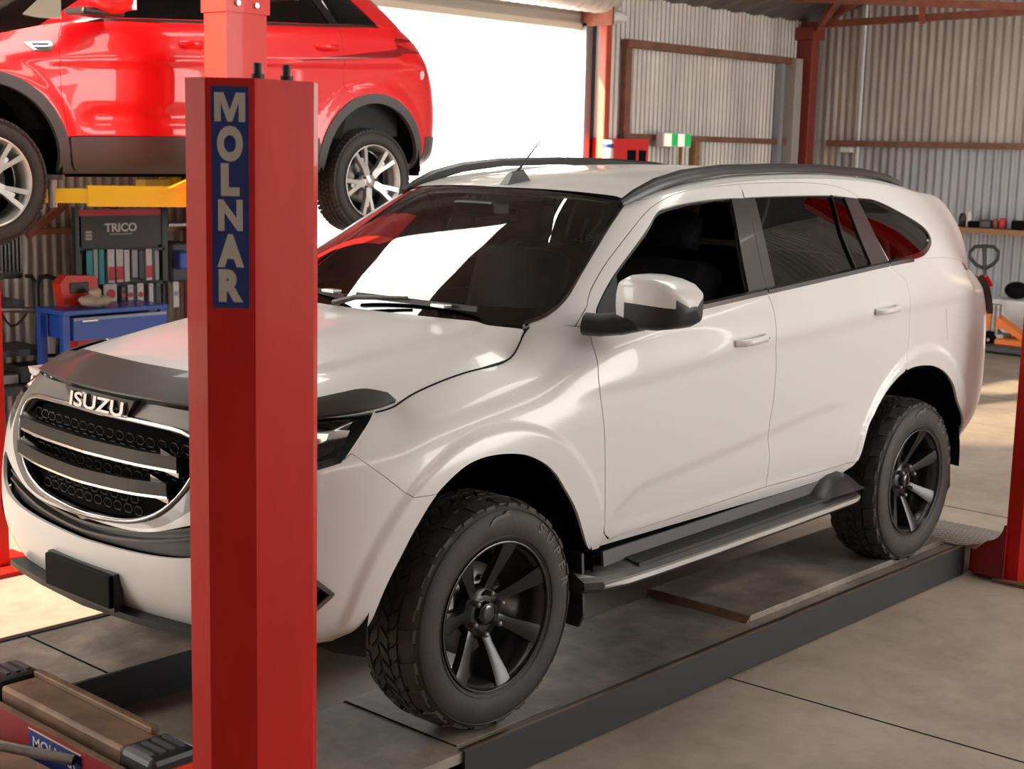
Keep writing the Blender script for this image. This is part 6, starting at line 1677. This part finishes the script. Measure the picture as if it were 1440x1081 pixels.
# blue bench / cart
b0, bz0, b1, bz1 = rect(86, 433, 232, 440, 4.75)
bc = thing('tool_bench', ((b0+b1)/2, 4.85, ZF), 'blue metal tool bench with a drawer under the wiper display', 'bench')
build('bench_top', MB().box((b0, 4.72, bz1-.03), (b1, 5.08, bz1+.005), bev=.005), 'blue', bc)
build('drawer', MB().box((b0+.07, 4.715, bz1-.20), (b1-.02, 5.05, bz1-.05)), 'blue', bc)
dl = build('drawer_trim', MB().box((b0+.07, 4.705, bz1-.065), (b1-.02, 4.72, bz1-.045)), 'bluel', bc)
hx0, hz0, hx1, hz1 = rect(114, 449, 136, 452, 4.71); build('drawer_handle', MB().box((hx0, 4.69, hz0), (hx1, 4.712, hz1), bev=.003), 'silver', bc)
for xx in (b0, b1-.05):
    for yy in (4.73, 5.02): build('bench_leg', MB().box((xx, yy, ZF), (xx+.05, yy+.05, bz1-.03)), 'blue', bc)
build('lower_shelf', MB().box((b0+.02, 4.76, .12), (b1-.02, 5.04, .14)), 'blue', bc)
r0, rz0, r1, rz1 = rect(100, 462, 131, 480, 4.85)
build('tool_case', MB().box((r0, 4.78, .141), (r1, 5.0, rz1), bev=.01), 'plred', None, 'red case standing on the lower shelf of the blue bench', 'case')
build('tool_case', MB().box((r1+.03, 4.80, .141), (r1+.22, 5.0, rz1-.03), bev=.01), 'plastic_clear', None, 'grey case beside the red one on the bench lower shelf', 'case')
# red moulded case on the bench
c0x, c0z, c1x, c1z = rect(83, 388, 138, 431, 4.95)
rc = thing('plastic_case', ((c0x+c1x)/2, 4.95, bz1+.005), 'red moulded plastic case with black inset standing on the blue bench', 'case')
build('case_shell', MB().prism([(c0x+.03, bz1+.006), (c1x, bz1+.006), (c1x-.02, c1z-.02), (c1x-.05, c1z), (c0x+.05, c1z+.01), (c0x, c1z-.05)], 'y', 4.93, 5.03), 'plred', rc, recalc=True)
i0, iz0, i1, iz1 = rect(98, 397, 124, 412, 4.93); build('case_inset', MB().box((i0, 4.92, iz0), (i1, 4.932, iz1), bev=.004), 'blk', rc)
# crumpled cloth
rn = random.Random(5); q0 = A(134, 424, 4.82)
cm = MB()
for k, (dx, dz, r, sx) in enumerate(((-.05, .04, .055, 1.3), (.05, .035, .05, 1.7), (0, .09, .05, .8), (.0, .03, .05, 1.9))):
    tmp = MB().ball((0, 0, 0), r, 12, sc=(sx, .9, .75))
    tmp.v = [(q0[0]+dx+v[0]*(1+.12*math.sin(v[2]*90)), 4.82+v[1], bz1+.012+dz+v[2]*(1+.15*math.sin(v[0]*70))) for v in tmp.v]; cm.join(tmp)
build('crumpled_cloth', cm, 'cloth', None, 'crumpled beige cloth on the blue bench in front of the red case', 'cloth')
# black panel, hand truck, clamps, rails at the far left
k0, kz0, k1, kz1 = rect(5, 316, 37, 393, 5.3)
pn = build('ribbed_board', MB().box((k0, 5.36, kz0), (k1, 5.42, kz1), bev=.01), 'blk', None, 'tall black ribbed board hanging on the wall under the red car\'s front tyre', 'board')
fr = MB()
for k in range(6): fr.box((k0+(k1-k0)*(k+.35)/6.3, 5.345, kz0+.05), (k0+(k1-k0)*(k+.75)/6.3, 5.362, kz1-.05))
build('panel_rib', fr, 'satin', pn, kind='stuff')
ht = thing('hand_truck', (2.0, 5.2, ZF), 'black tubular hand truck leaning beside the blue bench', 'hand truck')
h = [A(54, 560, 5.2), A(54, 470, 5.2), A(52, 400, 5.2), A(56, 390, 5.2), A(66, 388, 5.2), A(78, 392, 5.2), A(82, 402, 5.2), A(82, 470, 5.2), A(80, 560, 5.2)]
build('frame_tube', MB().tube([tuple(p) for p in h], .017, 8), 'blk', ht)
h = [A(36, 388, 5.3), A(44, 388, 5.3), A(49, 396, 5.3), A(50, 440, 5.3), A(50, 560, 5.3)]; build('frame_tube', MB().tube([tuple(p) for p in h], .015, 8), 'blk', ht)
for py in (440, 500, 545): build('cross_bar', MB().tube([tuple(A(53, py, 5.2)), tuple(A(82, py, 5.2))], .014, 8), 'blk', ht)
for px in (50, 76): build('truck_wheel', MB().lathe([(.02, -.03), (.12, -.03), (.125, 0), (.12, .03), (.02, .03)], (A(px, 560, 5.2)[0], 5.2, ZF+.126), 'x', 24), 'dark', ht)
build('clamp_bar', MB().tube([tuple(A(-8, 435, 5.1)), tuple(A(69, 436, 5.1))], .020, 10), 'steel', None, 'pale steel bar on the wall at the far left', 'bar')
build('hanging_cable', MB().tube([tuple(A(*p, 5.12)) for p in ((3, 442), (9, 452), (16, 459), (24, 456), (33, 447), (38, 440))], .008, 8), 'blk', None, 'looped black cable hanging below the steel bar', 'cable')
build('wall_bracket', MB().box((A(22, 434)[0], 5.2, A(22, 434)[2]), (A(40, 434)[0], 5.5, A(22, 424)[2])), 'duct', None, 'dark bracket above the steel bar', 'bracket')
sx0 = A(-30, 492)[0]; sx1 = A(62, 492)[0]; sz = A(30, 493)[2]
build('wall_shelf', MB().box((sx0, 5.1, sz-.03), (sx1, 5.5, sz+.015)), 'duct', None, 'upper dark metal shelf along the wall left of the bench', 'shelf')
sz2 = A(30, 541)[2]; build('wall_shelf', MB().box((sx0, 5.0, sz2-.04), (sx1, 5.5, sz2+.015)), 'duct', None, 'lowest dark metal shelf left of the bench', 'shelf')
for k, (dx, hh) in enumerate(((-.42, .10), (-.22, .07), (-.03, .12))):
    build('shelf_box', MB().box((sx1+dx-.18, 5.1, sz2+.016), (sx1+dx, 5.3, sz2+.016+hh), bev=.01), ('duct', 'steel', 'blk')[k], None, ('dark box nearest the frame edge on the lowest shelf', 'low steel tray in the middle of the lowest shelf', 'tall black box on the lowest shelf end nearest the bench')[k], 'box')
def girt(px0, px1, py0, py1, nmz, y=5.50):
    a = A(px0, (py0+py1)/2, y); b = A(px1, (py0+py1)/2, y); z1 = A((px0+px1)/2, py0, y)[2]; z0 = A((px0+px1)/2, py1, y)[2]
    trim(MB().box((a[0], y-.06, z0), (b[0], y+.03, z1)), nmz)
girt(38, 300, 318, 326, 'timber'); girt(-30, 62, 511, 521, 'timber')
trim(beam(A(38, 332, 5.46), A(92, 286, 5.46), .05), 'rust', recalc=True); trim(beam(A(118, 268, 5.46), A(165, 292, 5.46), .05), 'rust', recalc=True)
wp = MB().box((A(70, 300, 5.52)[0], 5.505, A(90, 400, 5.52)[2]), (A(111, 300, 5.52)[0], 5.53, A(90, 285, 5.52)[2])); 
# right of the rack
d0, dz0, d1_, dz1 = rect(236, 340, 262, 396, 5.3)
build('wall_tool_bag', MB().box((d0, 5.25, dz0), (d1_, 5.45, dz1), bev=.02), 'duct', None, 'dark tool holder on the wall right of the display rack', 'tool holder')
e0_, ez0, e1_, ez1 = rect(246, 352, 262, 378, 5.22); build('blue_pouch', MB().box((e0_, 5.16, ez0), (e1_, 5.25, ez1), bev=.02), 'blue', None, 'blue pouch on the front of the dark tool holder', 'pouch')
w0 = A(232, 316, 5.3); w1 = A(266, 316, 5.3); build('wire_shelf', MB().box((w0[0], 5.25, w0[2]-.01), (w1[0]+.2, 5.5, w0[2]+.01)), 'steel', None, 'small steel shelf right of the banner', 'shelf')
# red stand on the frame's left edge
sp0 = at(-10, 560, y=2.5); 
st = thing('jack_stand', (at(-12, 500, y=2.3)[0], 2.3, ZF), 'tall red stand cut by the frame edge beside the white car\'s nose', 'stand')
xq = at(5.5, 500, y=2.24)[0]; ztop = at(3, 392, y=2.3)[2]
build('stand_post', MB().box((xq-.12, 2.24, ZF+.02), (xq, 2.36, ztop), bev=.01), 'postred', st)
build('stand_foot', MB().box((xq-.26, 2.12, ZF), (xq+.14, 2.48, ZF+.02)), 'postred', st)
build('stand_cap', MB().box((xq-.13, 2.23, ztop), (xq+.01, 2.37, ztop+.04), bev=.01), 'rubber', st)

# ================================================================== light
sc = bpy.context.scene
sc.view_settings.view_transform = 'Standard'; sc.view_settings.look = 'None'; sc.view_settings.gamma = 1; sc.view_settings.use_curve_mapping = False
sc.view_settings.exposure = 0.35
w = bpy.data.worlds.new('sky'); sc.world = w; w.use_nodes = True
bg = w.node_tree.nodes['Background']; bg.inputs[0].default_value = (1, .962, .925, 1); bg.inputs[1].default_value = 6.5
def portal(name, loc, size, target):
    l = bpy.data.lights.new(name, 'AREA'); l.shape = 'RECTANGLE'; l.size, l.size_y = size
    l.cycles.is_portal = True
    o = bpy.data.objects.new(name, l); COL.objects.link(o); o.location = loc
    o.rotation_euler = (Vector(target)-Vector(loc)).to_track_quat('-Z', 'Y').to_euler(); return o
portal('portal_back_door', ((DX0+DX1)/2, YW+.05, (DZ+ZF)/2), (DX1-DX0, DZ-ZF), ((DX0+DX1)/2, 0, (DZ+ZF)/2))
portal('portal_front_door', (7.6, -9.03, 1.93), (6.0, 4.15), (7.6, 0, 1.93))
for i, (a, b, ya, yb_) in enumerate(SK):
    ym = (ya+yb_)/2; c_ = Vector(((a+b)/2, ym, rz(ym)+.02)); portal('portal_skylight', tuple(c_), (b-a, (ya-yb_)*math.hypot(1, SL)), tuple(c_-Vector((0, SL, 1))))
portal('portal_left_door', (XL-.03, 3.775, 1.1), (2.85, 2.5), (0, 3.775, 1.1))
sl = bpy.data.lights.new('sun', 'SUN'); sl.energy = 17; sl.angle = math.radians(.8); sl.color = (1, .80, .58)
so = bpy.data.objects.new('sun', sl); COL.objects.link(so); so.location = (-10, 3, 8)
so.rotation_euler = Vector((1, -.23, -math.tan(math.radians(20))*1.03)).to_track_quat('-Z', 'Y').to_euler()
sc.cycles.max_bounces = 8; sc.cycles.diffuse_bounces = 5; sc.cycles.glossy_bounces = 4; sc.cycles.transparent_max_bounces = 12
sc.cycles.sample_clamp_indirect = 8; sc.cycles.caustics_reflective = False; sc.cycles.caustics_refractive = False
sc.cycles.use_denoising = True
